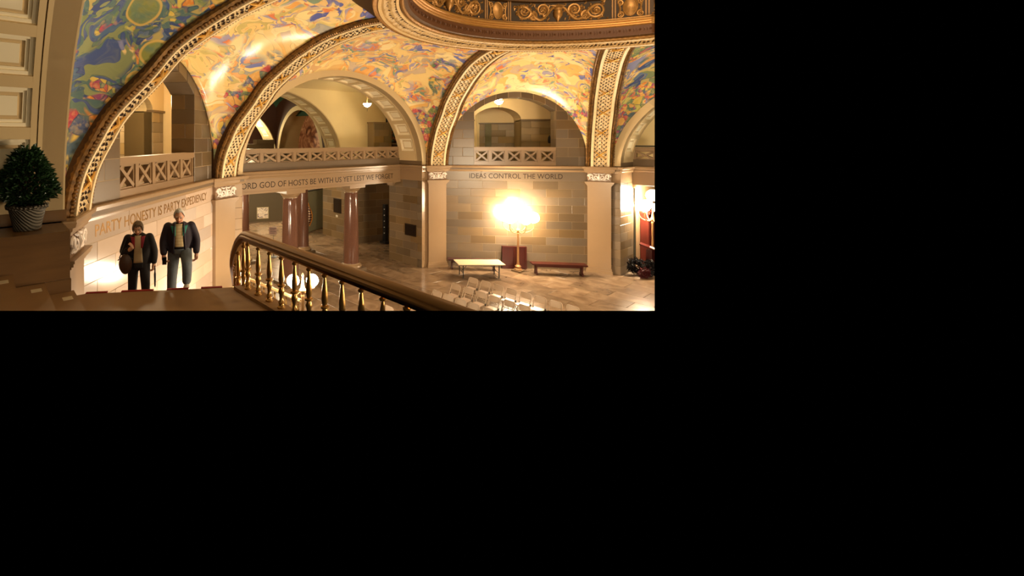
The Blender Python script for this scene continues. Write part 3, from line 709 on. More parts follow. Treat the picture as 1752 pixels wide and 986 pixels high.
    c = a.mix(a.math('MULTIPLY', a.math('SUBTRACT', noise(br.outputs[0], 1.2, 3.0), .5, True), 1.6, True), c, a.mix(.45, c, L(255, 232, 180) if cool < .5 else L(190, 190, 120)))
    a.l(c, a.b.inputs['Base Color']); return a.m

def mural(F, il, ir, arc_uz, label, m, ulim=(0, 1), nu=44, nv=26):
    def bez(fn, x): return fn(x)
    A0 = [Vector(F.P(u, .0, z)) for u, z in arc_uz]
    def samp(L, x):
        x = max(0, min(1, x)) * (len(L) - 1); i = min(int(x), len(L) - 2); return L[i].lerp(L[i + 1], x - i)
    al, ar = VAZ[il], VAZ[ir]
    Ls = [rib_pt(il, k / 60, .40, -.06) for k in range(61)]; Rs = [rib_pt(ir, k / 60, -.40, -.06) for k in range(61)]
    dl, dr = Ls[0] - A0[0], Rs[0] - A0[-1]
    def bottom(u): return samp(A0, u) + dl * (1 - u) ** 6 + dr * u ** 6
    def angle(P): return math.atan2(P.y, P.x)
    a0, a1 = angle(Ls[-1]), angle(Rs[-1])
    while a1 > a0: a1 -= 2 * math.pi
    rt = math.hypot(Ls[-1].x, Ls[-1].y)
    def top(u): a = a0 + (a1 - a0) * u; return Vector((rt * math.cos(a), rt * math.sin(a), Ls[-1].z))
    rows = []; uvs = []
    for j in range(nv + 1):
        v = j / nv; row = []
        for i in range(nu + 1):
            u = ulim[0] + (ulim[1] - ulim[0]) * i / nu
            p = bottom(u).lerp(top(u), v)
            eL = samp(Ls, v) - bottom(0).lerp(top(0), v); eR = samp(Rs, v) - bottom(1).lerp(top(1), v)
            p = p + eL * (1 - u) ** 2.2 + eR * u ** 2.2
            p.z += .22 * math.sin(math.pi * v) * 4 * u * (1 - u)
            row.append(p); uvs.append((u, v))
        rows.append(row)
    mb = MB(); mb.grid(rows); me = mb.mesh('mural', m, None, 60)
    ul = me.uv_layers.new(name='UVMap')
    for lp in me.loops: ul.data[lp.index].uv = uvs[lp.vertex_index]
    o = bpy.data.objects.new('mural', me); COL.objects.link(o); tag(o, label, 'mural')
    md = o.modifiers.new('thickness', 'SOLIDIFY'); md.thickness = .08; md.offset = 0
    c = Vector((0, 0, 6)); 
    return o
semi = [(-OA_R * math.cos(math.pi * k / 60), OA_Z - .2 + (OA_R + .2) * math.sin(math.pi * k / 60)) for k in range(61)]
semi = [(-OA_R, 4.2)] + [(-OA_R * math.cos(math.pi * k / 60), OA_Z + OA_R * math.sin(math.pi * k / 60)) for k in range(61)] + [(OA_R, 4.2)]
ell = [(-4.36 * math.cos(math.pi * k / 60), EZ + 3.49 * math.sin(math.pi * k / 60)) for k in range(61)]
mural(B1, 1, 2, semi, 'painted vault panel of cream and teal swirls above the stairs and climbing people', mural_mat('mural_cream', .22, 0, 3.1))
mural(B2, 2, 3, ell, 'painted vault panel of gold haze and fruit above the wide west arch', mural_mat('mural_harvest', .36, 0, 11.3))
mural(B3, 3, 4, semi, 'painted vault panel of cream and violet shapes above the glowing lamp', mural_mat('mural_pale', .16, 0, 7.7))
mural(B0, 0, 1, ell, 'painted vault panel of blue-green leaves and swirls at upper left', mural_mat('mural_blue', .16, 1, 19.2, .8, 1.5, 1), (.4, 1))
mural(B4, 4, 5, ell, 'painted vault panel of blue and orange fruit at upper right edge', mural_mat('mural_orchard', .5, 1, 27.5, 0, 1.2), (0, .5))

# ------------------------------------------------------------------ galleries behind the arches
DARKSTONE = mat('gallery_stone', (134, 112, 76), .5, var=.12, scale=2.5, rand=.25, col2=(110, 90, 58))
YELLOW = mat('yellow_cream_plaster', (234, 212, 162), .6, var=.04, scale=1.5)
GLOW = emit('lamp_bowl_glow', (1, .84, .52), 130)
def bowl_lamp(P, label, top):
    t = thing('pendant_lamp', label, 'lamp', P)
    MB().lathe([(.0, -.02), (.05, -.015), (.12, .03), (.17, .1), (.18, .14), (.0, .14)], P, 16).build('glass_bowl', GLOW, t)
    MB().tube([Vector(P) + Vector((0, 0, -.02)), Vector(P) + Vector((0, 0, -.22))], [.012, .005], 6).build('finial', DARK, t)
    MB().tube([Vector(P) + Vector((0, 0, .14)), Vector((P[0], P[1], top))], .015, 6).build('stem', BRONZE, t)
    return t
def lattice_balustrade(F, u0, u1, n, label, w=.0, z0=4.17, foot=.0):
    t = thing('lattice_balustrade', label, 'balustrade', F.P((u0 + u1) / 2, w + .1, z0))
    MB().fbox(F, u0, u1, w - .015, w + .24, 4.8, 4.92).fbox(F, u0, u1, w + .005, w + .22, 4.775, 4.8).build('top_rail', STONE_SM, t, None)
    MB().fbox(F, u0, u1, w, w + .22, z0, 4.32 + foot).build('bottom_rail', STONE_SM if not foot else STONE_GREY, t, None)  # darker foot stone stands for the shade below the long balustrades
    pw = (u1 - u0) / n; b = 4.32 + foot; h = 4.775 - b
    for k in range(n + 1):
        x = u0 + k * pw; a, c = max(u0, x - .06), min(u1, x + .06); MB().fbox(F, a, c, w + .02, w + .2, b, 4.775).build('post', STONE_SM, t, None)
    for k in range(n):
        x0, x1 = u0 + k * pw + .06, u0 + (k + 1) * pw - .06; cx, cz = (x0 + x1) / 2, b + h / 2; mb = MB(); e = .035
        mb.fbox(F, x0, x1, w + .05, w + .17, b, b + e).fbox(F, x0, x1, w + .05, w + .17, 4.775 - e, 4.775).fbox(F, x0, x0 + e, w + .05, w + .17, b + e, 4.775 - e).fbox(F, x1 - e, x1, w + .05, w + .17, b + e, 4.775 - e)
        hw, hh = (x1 - x0) / 2 - e, h / 2 - e; L = math.hypot(hw, hh); px, pz = -hh / L * .035, hw / L * .035
        for sg in (-1, 1):
            q = [(cx - hw + px * 0 - px, cz - sg * hh - sg * pz), (cx - hw + px, cz - sg * hh + sg * pz), (cx + hw + px, cz + sg * hh + sg * pz), (cx + hw - px, cz + sg * hh - sg * pz)]
            mb.prism(q if sg < 0 else q[::-1], F, w + .04 + .01 * sg, w + .16 + .01 * sg)
        mb.build('lattice_panel', STONE_SM, t, None)
    return t
lattice_balustrade(B1, -IA_H, IA_H, 5, 'stone lattice balustrade above the party honesty inscription', .02)
lattice_balustrade(B3, -IA_H, IA_H, 5, 'short stone lattice balustrade above the ideas inscription', .02)
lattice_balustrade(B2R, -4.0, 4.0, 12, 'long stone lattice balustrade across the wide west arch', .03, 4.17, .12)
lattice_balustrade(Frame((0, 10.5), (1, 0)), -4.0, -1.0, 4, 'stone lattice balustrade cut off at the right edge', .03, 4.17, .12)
MB().fbox(Frame((0, 10.5), (1, 0)), -4.3, -1.0, -.06, .3, 4.94, 4.99).build('trim_4', DARK, None, None)['kind'] = 'structure'

def barrel(mb, F, u0, u1, w0, w1, zs, rise, n=14):
    rows = []
    for k in range(n + 1):
        t = math.pi * k / n; ww = (w0 + w1) / 2 - (w1 - w0) / 2 * math.cos(t); z = zs + rise * math.sin(t)
        rows.append([F.P(u0, ww, z), F.P(u1, ww, z)])
    return mb.grid(rows)
def niche_gallery(name, F, wb, u0, u1, nu0, nu1, lamp_u, label, ulim=4.6):
    G = struct(MB().fbox(F, -ulim, ulim, .6, 5.2, 4.0, 4.165).build(name, STONE_GREY, None, None))
    g2 = MB(); g2.fbox(F, -ulim, nu0, wb + .04, wb + .3, 4.16, 6.14).fbox(F, nu1, ulim, wb + .04, wb + .3, 4.16, 6.14).fbox(F, nu0 - .1, nu1 + .1, wb + 1.24, wb + 1.5, 4.16, 6.04)
    g2.fbox(F, nu0 - .2, nu0, wb + .04, wb + 1.3, 4.16, 6.1).fbox(F, nu1, nu1 + .2, wb + .04, wb + 1.3, 4.16, 6.1); g2.build('gallery_core', DARKSTONE, G, None)
    courses(G, F, max(-ulim, u0), nu0, 4.17, 6.1, ch=.32, bw=.85, m=DARKSTONE, w=wb); courses(G, F, nu1, min(ulim, u1), 4.17, 6.1, ch=.32, bw=.85, m=DARKSTONE, w=wb, ph=1)
    courses(G, F, nu0, nu1, 4.17, 6.0, ch=.32, bw=.7, m=DARKSTONE, w=wb + 1.2)
    mb = MB(); mb.fbox(F, -ulim, nu0 + .03, wb - .05, wb + .2, 6.1, 6.17).fbox(F, nu1 - .03, ulim, wb - .05, wb + .2, 6.1, 6.17).fbox(F, nu0, nu1, wb + 1.14, wb + 1.3, 6.0, 6.05); mb.build('wall_moulding', STONE_GREY, G, None)
    hw, c = (nu1 - nu0) / 2, (nu0 + nu1) / 2; rise = min(.62, hw * .62); N = 16
    mb = MB()                                        # cream wall above, with the niche arch cut in it
    arcp = [(c - hw * math.cos(math.pi * k / N), 6.13 + rise * math.sin(math.pi * k / N)) for k in range(N + 1)]
    for (a, za), (b, zb) in zip(arcp, arcp[1:]):
        mb.prism([(a, za), (b, zb), (b, 7.9), (a, 7.9)], F, wb, wb + .2); mb.add([F.P(a, wb, za), F.P(b, wb, zb), F.P(b, wb + 1.3, zb), F.P(a, wb + 1.3, za)], [(0, 1, 2, 3)])
    mb.fbox(F, -ulim, nu0, wb, wb + .2, 6.15, 7.9).fbox(F, nu1, ulim, wb, wb + .2, 6.15, 7.9).fbox(F, nu0 - .1, nu1 + .1, wb + 1.25, wb + 1.4, 6.04, 7.2); mb.build('plaster_wall', CREAM, G, 30)
    mb = MB(); barrel(mb, F, -ulim, ulim, .55, wb + .02, 7.02, .45); mb.fbox(F, -ulim - .1, -ulim, .4, wb + 1.5, 4.1, 7.9).fbox(F, ulim, ulim + .1, .4, wb + 1.5, 4.1, 7.9); mb.build('gallery_vault', CREAM, G, 40)
    if label: bowl_lamp(F.P(lamp_u, 1.75, 6.8), label, 7.45)
    else: lamp('gallery_fill_light', F.P(lamp_u, 1.4, 6.3), 320, (1, .8, .48), .15)  # unseen light added behind the pier to brighten this gallery
    return G
niche_gallery('wall_northwest_gallery', B3, 3.0, -3, 3.2, -1.05, 1.1, -.2, 'small glowing bowl lamp in the gallery above the ideas inscription', 3.3)
niche_gallery('wall_southwest_gallery', B1, 2.5, -.5, 4.75, 2.55, 4.1, 1.9, None, 4.8)
MB().fbox(B3, -.3, 0.0, 4.14, 4.19, 4.17, 6.0).build('trim_5', mat('olive_glass_door', (96, 88, 48), .25), None, None)['kind'] = 'structure'
t = thing('wall_lantern', 'small black lantern on the gallery pier right of the bowl lamp', 'lantern', B3.P(2.3, 2.9, 5.2))
MB().lathe([(.0, -.16), (.05, -.14), (.07, 0), (.06, .12), (.02, .2), (0, .24)], B3.P(2.3, 2.86, 5.2), 8).build('lantern_body', DARK, t); MB().fbox(B3, 2.27, 2.33, 2.88, 3.0, 5.12, 5.18).build('bracket', DARK, t)

# west gallery and domed room beyond
GW = struct(MB().box((-24, -9.5, 3.95), (-11.14, 9.5, 4.165)).box((-11.2, -4.05, 4.1), (-10.4, 4.05, 4.165)).build('wall_west_gallery', STONE_GREY, None, None))
FW2 = Frame((-14.5, 0), (0, 1))
coffered_arch(FW2, 'second cream coffered arch seen through the wide west arch', face=False)
mb = MB(); N = 40
pts = [((EA + .05) * math.cos(math.pi * k / N), EZ + (EB + .05) * math.sin(math.pi * k / N)) for k in range(N + 1)]
for (a, za), (b, zb) in zip(pts, pts[1:]): mb.prism([(b, zb), (a, za), (a, 9.0), (b, 9.0)], FW2, -.01, .3)
mb.fbox(FW2, EA + .05, 9.5, -.01, .3, 4.17, 9.0).fbox(FW2, -9.5, -EA - .05, -.01, .3, 4.17, 9.0).build('plaster_wall', YELLOW, GW, None)
mb = MB(); rows = []
for k in range(17):
    q = math.pi * k / 16; rows.append([Vector((-12.52 - 2.1 * math.cos(q), y, 7.45 + .5 * math.sin(q))) for y in (-4.4, 9.5)])
mb.grid(rows); mb.box((-14.6, 9.4, 4.1), (-10.4, 9.6, 8)).box((-14.6, -4.6, 4.1), (-10.6, -4.4, 8)).box((-10.62, 4.3, 4.1), (-10.5, 9.5, 7.6)).build('gallery_vault', YELLOW, GW, 40)
mb = MB()                                            # wall above the entrance arch, seen from behind
for (a, za), (b, zb) in zip(pts, pts[1:]): mb.prism([(b, zb), (a, za), (a, 8.2), (b, 8.2)], B2R, .02, .1)
mb.build('arch_back_wall', CREAM, GW, None)
PJ = Frame((-14.45, 0), (0, 1)); MB().fbox(PJ, 5.75, 7.0, -.45, .0, 4.17, 6.05).fbox(PJ, 5.7, 7.05, -.5, .0, 6.05, 6.12).build('stone_pier', DARKSTONE, GW, None)
courses(GW, PJ, 5.75, 7.0, 4.17, 6.05, ch=.33, bw=.7, m=DARKSTONE, w=-.5)
bowl_lamp((-12.3, 3.75, 6.72), 'glowing bowl lamp under the vault of the west gallery', 7.6)
def paint_mat(name, cols, sc, seed):
    a = NT(name); a.b.inputs['Roughness'].default_value = .4; tc = a.n('ShaderNodeTexCoord'); ad = a.n('ShaderNodeVectorMath', operation='ADD'); a.l(tc.outputs['Object'], ad.inputs[0]); ad.inputs[1].default_value = (seed,) * 3
    nz = a.n('ShaderNodeTexNoise', i_Scale=sc, i_Detail=4.0, i_Distortion=1.5); a.l(ad.outputs[0], nz.inputs['Vector'])
    a.l(a.ramp(nz.outputs['Fac'], [(.3 + .4 * i / (len(cols) - 1), lin(c)) for i, c in enumerate(cols)]), a.b.inputs['Base Color']); return a.m
t = thing('wall_painting', 'colourful painting at right of the stone pier in the west gallery', 'painting', PJ.P(7.9, -.1, 5.1))
MB().fbox(PJ, 7.1, 8.8, -.1, -.06, 5.1, 6.4).build('canvas', paint_mat('blue_green_painting', [(30, 44, 48), (96, 130, 140), (40, 70, 40), (176, 60, 44), (190, 190, 170)], 4, 2), t, None)
MB().fbox(PJ, 7.05, 8.85, -.08, -.02, 5.05, 6.45).build('frame', DARK, t, None)
t = thing('gallery_desk', 'dark wooden desk below the painting in the west gallery', 'desk', PJ.P(7.9, -.5, 4.17))
MB().fbox(PJ, 7.1, 8.7, -.9, -.2, 4.95, 5.02).build('desk_top', STONE_GREY, t, None); MB().fbox(PJ, 7.15, 8.65, -.85, -.25, 4.17, 4.95).build('desk_body', mat('dark_walnut', (60, 40, 24), .4), t, None)
# domed room
mb = MB(); mb.box((-24, -6, 4.0), (-23.9, 6, 9))
NAW = Frame((-18.3, 4.01), (1, 0)); Na = [(2.3 * math.cos(math.pi * k / 24), 4.4 + 2.75 * math.sin(math.pi * k / 24)) for k in range(25)]
for (a, za), (b, zb) in zip(Na, Na[1:]): mb.prism([(b, zb), (a, za), (a, 9), (b, 9)], NAW, 0, .15)
WAWf = Frame((-20.8, 0), (0, 1))
for (a, za), (b, zb) in zip(pts, pts[1:]): mb.prism([(b, zb), (a, za), (a, 9.0), (b, 9.0)], WAWf, -.02, .1)
mb.fbox(NAW, 2.3, 2.6, 0, .15, 4.1, 9).fbox(NAW, -2.7, -2.3, 0, .15, 4.1, 9).build('room_wall', mat('deep_brown_plaster', (66, 34, 18), .6), GW, None)
mb = MB()
for (a, za), (b, zb) in zip(Na, Na[1:]):
    for q, r_ in ((0, .22), (1, .0)):
        k0, k1 = (a * (1 - r_ / 2.3), za), (b * (1 - r_ / 2.3), zb)
    mb.add([NAW.P(a, -.01, za), NAW.P(b, -.01, zb), NAW.P(b, 1.5, zb), NAW.P(a, 1.5, za)], [(0, 1, 2, 3)])
    sc_ = .9; mb.add([NAW.P(a, -.015, za), NAW.P(b, -.015, zb), NAW.P(b * sc_, -.015, 4.4 + (zb - 4.4) * sc_), NAW.P(a * sc_, -.015, 4.4 + (za - 4.4) * sc_)], [(0, 1, 2, 3)])
mb.build('lunette_arch', CREAM, GW, 30)
mb = MB(); rows = [[NAW.P(2.1 * q * math.cos(math.pi * k / 20) - .35, 1.5, 4.6 + 2.3 * q * math.sin(math.pi * k / 20)) for k in range(21)] for q in (1, .5, .01)]
mb.grid(rows); mb.build('painted_lunette', paint_mat('rose_landscape', [(84, 48, 36), (170, 104, 80), (222, 164, 124), (240, 196, 156)], 1.6, 5), GW, None)
WAW = Frame((-20.8, 0), (0, 1)); coffered_arch(WAW, 'bright far coffered arch at left through the wide west arch', face=False)
mb = MB(); rows = []
for i in range(9):
    q = R(90) * i / 8; rows.append([Vector((-18.3 + 4.9 * math.cos(q) * math.cos(2 * math.pi * k / 32), 4.9 * math.cos(q) * math.sin(2 * math.pi * k / 32), 6.6 + 2.2 * math.sin(q))) for k in [16 + 22 * (q_ - 16) / 32 for q_ in range(33)]])
mb.grid(rows); mb.build('green_dome', mat('dark_green_dome', (44, 78, 58), .6), GW, 60)
mb = MB()
for k in (3, 4, 5):
    a = 2 * math.pi * k / 8 + .3; mb.tube([Vector((-18.3 + 4.8 * math.cos(q) * math.cos(a), 4.8 * math.cos(q) * math.sin(a), 6.6 + 2.15 * math.sin(q))) for q in (0, .3, .6, .9, 1.2, 1.5)], .22, 6)
mb.build('dome_ribs', mat('deep_brown_plaster', (66, 34, 18), .6), GW, 50, 'stuff')
mb = MB(); mb.box((-20.6, -3.9, 4.17), (-20.3, 3.6, 4.95)).box((-20.7, 2.4, 4.95), (-20.25, 3.6, 5.2)); mb.build('gallery_parapet', STONE_GREY, GW, None)
lamp('west_dome_room_fill', (-18.3, 0, 6.2), 260, (1, .8, .45), .2)  # unseen light added to brighten the domed room
lamp('far_west_fill', (-21.5, 2.4, 6.0), 260, (1, .85, .5), .2)  # unseen light added to put glare on the far soffit

# ------------------------------------------------------------------ west hall on the main floor
WH = struct(MB().box((-24.2, -9.5, 0), (-24, 9.5, 4)).box((-24, 9.3, 0), (-11, 9.5, 4)).box((-24, -9.5, 0), (-9.6, -9.3, 4)).box((-11.2, 4.5, 0), (-11.0, 9.4, 4)).build('wall_west_hall', mat('hall_plaster', (176, 150, 110), .6), None, None))
SA = seg((-16.95, 4.70), (-14.1, 4.70)); SB = seg((-14.1, 4.70), (-13.6, 6.6))
MB().fbox(SA, 0, SA.L, .006, .5, 0, 3.96).fbox(SB, 0, SB.L, .006, .5, 0, 3.96).build('pier_core', MORTAR, WH, None)
courses(WH, SA, 0, SA.L, 0, 3.95, ch=.36, bw=.8, w=0); courses(WH, SB, 0, SB.L, 0, 3.95, ch=.36, bw=.75, w=0)
SCN = seg((-13.6, 6.6), (-11.2, 6.9)); MB().fbox(SCN, 0, SCN.L, 0, .3, 0, 3.96).build('hall_end_wall', STONE_SM, WH, None)
struct(MB().box((-24, -9.5, 3.93), (-11.17, 9.5, 3.96)).build('ceiling', mat('hall_ceiling', (200, 176, 136), .7), None, None))
GLOWW = emit('ceiling_fixture_glow', (1, .86, .58), 190)
for k, (x, y, lb) in enumerate(((-21.5, 5.2, 'bright ceiling fixture above the pale partition in the west hall'), (-19.0, 0.6, 'bright ceiling fixture above the dark partition in the west hall'))):
    t = thing('ceiling_fixture', lb, 'ceiling light', (x, y, 3.93)); MB().box((x - .45, y - .3, 3.86), (x + .45, y + .3, 3.9)).build('diffuser', GLOWW, t, None); MB().box((x - .5, y - .35, 3.88), (x + .5, y + .35, 3.93)).build('housing', CREAM, t, None)
lamp('west_hall_fill', (-15.2, 1.2, 3.4), 330, (1, .84, .56), .3); lamp('near_west_hall_fill', (-13.0, -3.2, 3.4), 300, (1, .84, .56), .3)  # bare unseen lights added to brighten the hall
OLIVE = mat('olive_partition', (84, 70, 46), .6, var=.06); SAGE = mat('sage_partition', (120, 116, 90), .6, var=.06)
def partition(A, B, h, m, label, th=.2):
    F = seg(A, B); t = thing('exhibit_partition', label, 'partition', F.P(F.L / 2, th / 2, 0))
    MB().fbox(F, 0, F.L, 0, th, .06, h).build('panel', m, t, None); MB().fbox(F, -.02, F.L + .02, -.02, th + .02, 0, .06).build('plinth', STONE_GREY, t, None); MB().fbox(F, -.02, F.L + .02, -.02, th + .02, h, h + .04).build('cap', DARK, t, None); return F
PA = partition((-22.3, 3.0), (-21.2, 5.7), 1.95, OLIVE, 'dark olive exhibit partition with a framed picture in the west hall')
partition((-21.1, 5.7), (-20.0, 5.9), 1.95, SAGE, 'sage green partition return beside the dark olive partition')
partition((-17.55, 4.0), (-18.4, 5.9), 2.3, SAGE, 'sage grey exhibit partition right of the dark rear column')
t = thing('framed_picture', 'pale framed picture hanging on the dark olive partition', 'picture', PA.P(.82, -.03, .25))
MB().fbox(PA, .5, 1.15, -.03, -.01, .28, .92).build('print', paint_mat('pale_print', [(60, 40, 70), (210, 190, 170), (232, 222, 206), (200, 150, 110)], 4.5, 9), t, None); MB().fbox(PA, .46, 1.19, -.02, 0, .24, .96).build('frame', mat('pale_frame', (190, 170, 130), .4), t, None)
def plaque(F, u0, u1, z0, z1, label):
    t = thing('wall_plaque', label, 'plaque', F.P((u0 + u1) / 2, 0, z0)); MB().fbox(F, u0, u1, -.04, .0, z0, z1).build('border', mat('dark_bronze', (52, 38, 26), .35, .6), t, None)
    MB().fbox(F, u0 + .04, u1 - .04, -.05, -.03, z0 + .04, z1 - .04).build('plate', mat('plaque_plate', (40, 30, 24), .3, .5, var=.2, scale=20), t, None)
plaque(JN, -10.2, -9.6, 1.22, 1.7, 'dark bronze plaque on the stone pier right of the columns')
plaque(SA, 1.0, 1.62, 1.35, 2.1, 'dark square plaque on the stone wall between the two front columns')
t = thing('small_notice', 'small white notice below the dark plaque between the columns', 'notice', SA.P(1.25, 0, 1.1)); MB().fbox(SA, 1.18, 1.32, -.015, 0, 1.12, 1.22).build('card', mat('white_card', (235, 225, 205), .5), t, None); MB().fbox(SA, 1.22, 1.28, -.018, -.01, 1.15, 1.18).build('print_block', DARK, t, None)
def column(x, y, label):
    t = thing('marble_column', label, 'column', (x, y, 0), 0, None); c = (x, y, 0)
    MB().box((x - .44, y - .44, 0), (x + .44, y + .44, .12)).build('plinth', STONE_GREY, t, None)
    pr = [(.43, .12)] + [(.37 + .055 * math.cos(a), .18 + .06 * math.sin(a)) for a in (-1.5, -.8, 0, .8, 1.5)] + [(.36, .25), (.33, .27), (.318, .3)]
    MB().lathe(pr, c, 32).build('base_moulding', STONE_SM, t)
    MB().lathe([(.318, .3)] + [(.31 - .045 * (k / 12) ** 1.6, .33 + 2.72 * k / 12) for k in range(13)] + [(.275, 3.09), (.262, 3.12)], c, 40).build('shaft', PORPH, t)
    MB().lathe([(.262, 3.12), (.275, 3.13), (.275, 3.16), (.29, 3.18), (.33, 3.22), (.37, 3.28), (.385, 3.31)], c, 32).build('echinus', STONE_SM, t)
    MB().box((x - .4, y - .4, 3.31), (x + .4, y + .4, 3.42)).build('abacus', STONE_SM, t, None)
column(-10.9, 1.6, 'red-brown marble column nearest the stone pier with the plaque')
column(-10.9, -1.3, 'red-brown marble column rising behind the curved brass handrail')
column(-14.4, 1.6, 'dark rear marble column half hidden behind the middle front column')
column(-14.4, -1.45, 'far left marble column peeking out beside the pale pilaster')
t = thing('floor_sign', 'small sign board on a thin stand on the hall floor', 'sign', (-14.44, .09, 0))
MB().lathe([(.16, 0), (.16, .02), (.03, .04), (.0, .05)], (-14.44, .09, 0), 16).build('stand_base', DARK, t); MB().tube([(-14.44, .09, .03), (-14.44, .09, 1.2)], .014, 8).build('pole', DARK, t)
SGN = Frame((-14.44, .06), (RV.x, RV.y)); MB().fbox(SGN, -.17, .17, -.01, .01, 1.0, 1.34).build('board', mat('sign_board', (150, 122, 112), .5), t, None)
for k in range(4): MB().fbox(SGN, -.13, .13 - .05 * (k % 2), -.014, -.008, 1.27 - k * .07, 1.29 - k * .07).build('text_bar', DARK, t, None)
t = thing('flag_stand', 'draped striped flag with gold fringe behind the rear column', 'flag', (-15.0, 2.25, 0)); fx, fy = -15.0, 2.25
MB().tube([(fx, fy, 0.05), (fx, fy, 2.6)], .02, 8).build('pole', mat('oak_pole', (130, 90, 40), .4), t); MB().lathe([(.18, 0), (.18, .04), (.05, .08), (0, .1)], (fx, fy, 0), 16).build('base', BRASS, t)
mb = MB(); rows = []
for i in range(15):
    z = 2.2 - i * .065; wd = .1 + .14 * math.sin(math.pi * i / 14); rows.append([Vector((fx + RV.x * (.05 + wd * q) + DV.x * .05 * math.sin(q * 9), fy + RV.y * (.05 + wd * q) + DV.y * .05 * math.sin(q * 9), z - .25 * q)) for q in [j / 10 for j in range(11)]])
mb.grid(rows)
a = NT('striped_flag'); tc = a.n('ShaderNodeTexCoord'); wv = a.n('ShaderNodeTexWave', bands_direction='Z', i_Scale=2.6); a.l(tc.outputs['Object'], wv.inputs['Vector'])
a.l(a.ramp(wv.outputs['Fac'], [(0, lin((70, 24, 30))), (.5, lin((190, 170, 140)))], 'CONSTANT'), a.b.inputs['Base Color']); mb.build('flag_cloth', a.m, t, 50)
mb = MB(); mb.tube([rows[k][10] for k in range(15)], .025, 5); mb.tube([rows[0][k] for k in range(11)], .03, 5); mb.build('gold_fringe', mat('orange_fringe', (216, 140, 40), .6), t)
t = thing('equipment_stand', 'tall black equipment stand against the dark wall beside the pier', 'stand', (-13.35, 5.95, 0)); ex, ey = -13.35, 5.95
MB().box((ex - .2, ey - .2, 0), (ex + .2, ey + .2, .12)).build('foot', DARK, t, None); MB().box((ex - .1, ey - .1, .12), (ex + .1, ey + .1, 1.95)).build('cabinet', DARK, t, None)
for k in range(5): MB().box((ex + .02, ey - .13, .5 + .3 * k), (ex + .06, ey - .1, .54 + .3 * k)).build('indicator', mat('white_card', (235, 225, 205), .5), t, None)
MB().tube([(ex, ey, 1.05), (ex + .35, ey + .1, 1.1)], .025, 6).build('side_arm', DARK, t)

# ------------------------------------------------------------------ stairs, landing, stone block, railings
TREAD = mat('lit_brown_marble', (146, 110, 70), .6, var=.2, scale=2.2, col2=(118, 84, 50))  # tone lightened so treads and landing look lit
EDGE_A, EDGE_B = Vector((-3.5, -9.12, 0)), Vector((-2.52, -7.38, 0))
DN = Vector((-.9, .436, 0)).normalized()            # direction of the flight going down
ld = MB(); poly = [(EDGE_A.x, EDGE_A.y), (-3.5, -9.35), (2.5, -9.35), (2.5, -7.38), (EDGE_B.x, EDGE_B.y)]
n = len(poly); ld.add([(x, y, z) for z in (ZL - .35, ZL) for x, y in poly], [tuple(range(n, 2 * n)), tuple(reversed(range(n)))] + [(i, (i + 1) % n, n + (i + 1) % n, n + i) for i in range(n)])
st = thing('staircase', 'grand marble staircase with landing, steps rising left and a flight descending beyond', 'staircase', (-2.8, -8.3, ZL))
ld.build('landing', TREAD, st, None)
for k in range(4):
    z = ZL + .15 * (k + 1); y = -9.3 - .3 * k
    sp = MB().box((-3.24, y - .34, z - .15), (2.2, y - .02, z - .035)).build('step', STONE_BROWN, st, None); MB().box((-3.24, y - .34, z - .035), (2.2, y + .02, z)).build('tread', TREAD, st, None)
    o = MB().box((-3.02, y - .13, z), (-2.9, y - .03, z + .003)).build('white_tape_label', mat('tape_label', (214, 196, 160), .6), st, None)
ev = (EDGE_B - EDGE_A); eL = ev.length; eu = ev.normalized()
for k in range(11):
    z = ZL - .13 * (k + 1); a = EDGE_A + DN * (.26 * k); b = a + eu * (eL + .1)
    q = [a, b, b + DN * .3, a + DN * .3]
    MB().add([(p.x, p.y, zz) for zz in (z - .13, z) for p in q], [(0, 1, 2, 3), (4, 5, 6, 7), (0, 1, 5, 4), (1, 2, 6, 5), (2, 3, 7, 6), (3, 0, 4, 7)]).build('lower_step', TREAD, st, None)
RED = mat('red_carpet', (150, 20, 20), .8)
def px_on_edge(x):                                   # point of the landing edge in the direction of a picture column
    d = DV + RV * ((x - PX) / F_PX); o = Vector((CAM.x, CAM.y, 0)); den = d.x * eu.y - d.y * eu.x; q = EDGE_A - o
    return o + d * ((q.x * eu.y - q.y * eu.x) / den)
for a, b in ((146, 183), (207, 262), (285, 322), (344, 380), (402, 416)):
    A, B = px_on_edge(a), px_on_edge(b); q = [A, B, B + DN * .05, A + DN * .05]
    MB().add([(p.x, p.y, zz) for zz in (ZL - .04, ZL + .008) for p in q], [(0, 1, 2, 3), (4, 5, 6, 7), (0, 1, 5, 4), (1, 2, 6, 5), (2, 3, 7, 6), (3, 0, 4, 7)]).build('carpet_edging', RED, st, None)
blk = MB().box((-4.0, -11.5, 1.0), (-3.23, -9.32, 4.17)); bt = thing('stone_block', 'dark brown grained stone block carrying the potted bush at left', 'pedestal', (-3.6, -10.4, 3.3))
blk.build('block_body', STONE_BROWN, bt, None)
MB().box((-4.0, -11.5, 3.45), (-3.215, -9.31, 3.6)).build('block_base', STONE_BROWN, bt, None)
MB().box((-4.1, -11.5, 4.17), (-3.99, -9.26, 4.32)).build('wall_plinth', STONE_BROWN, bt, None)
MB().box((-3.9, -9.9, 3.6), (-3.85, -9.2, 3.65)) if False else None

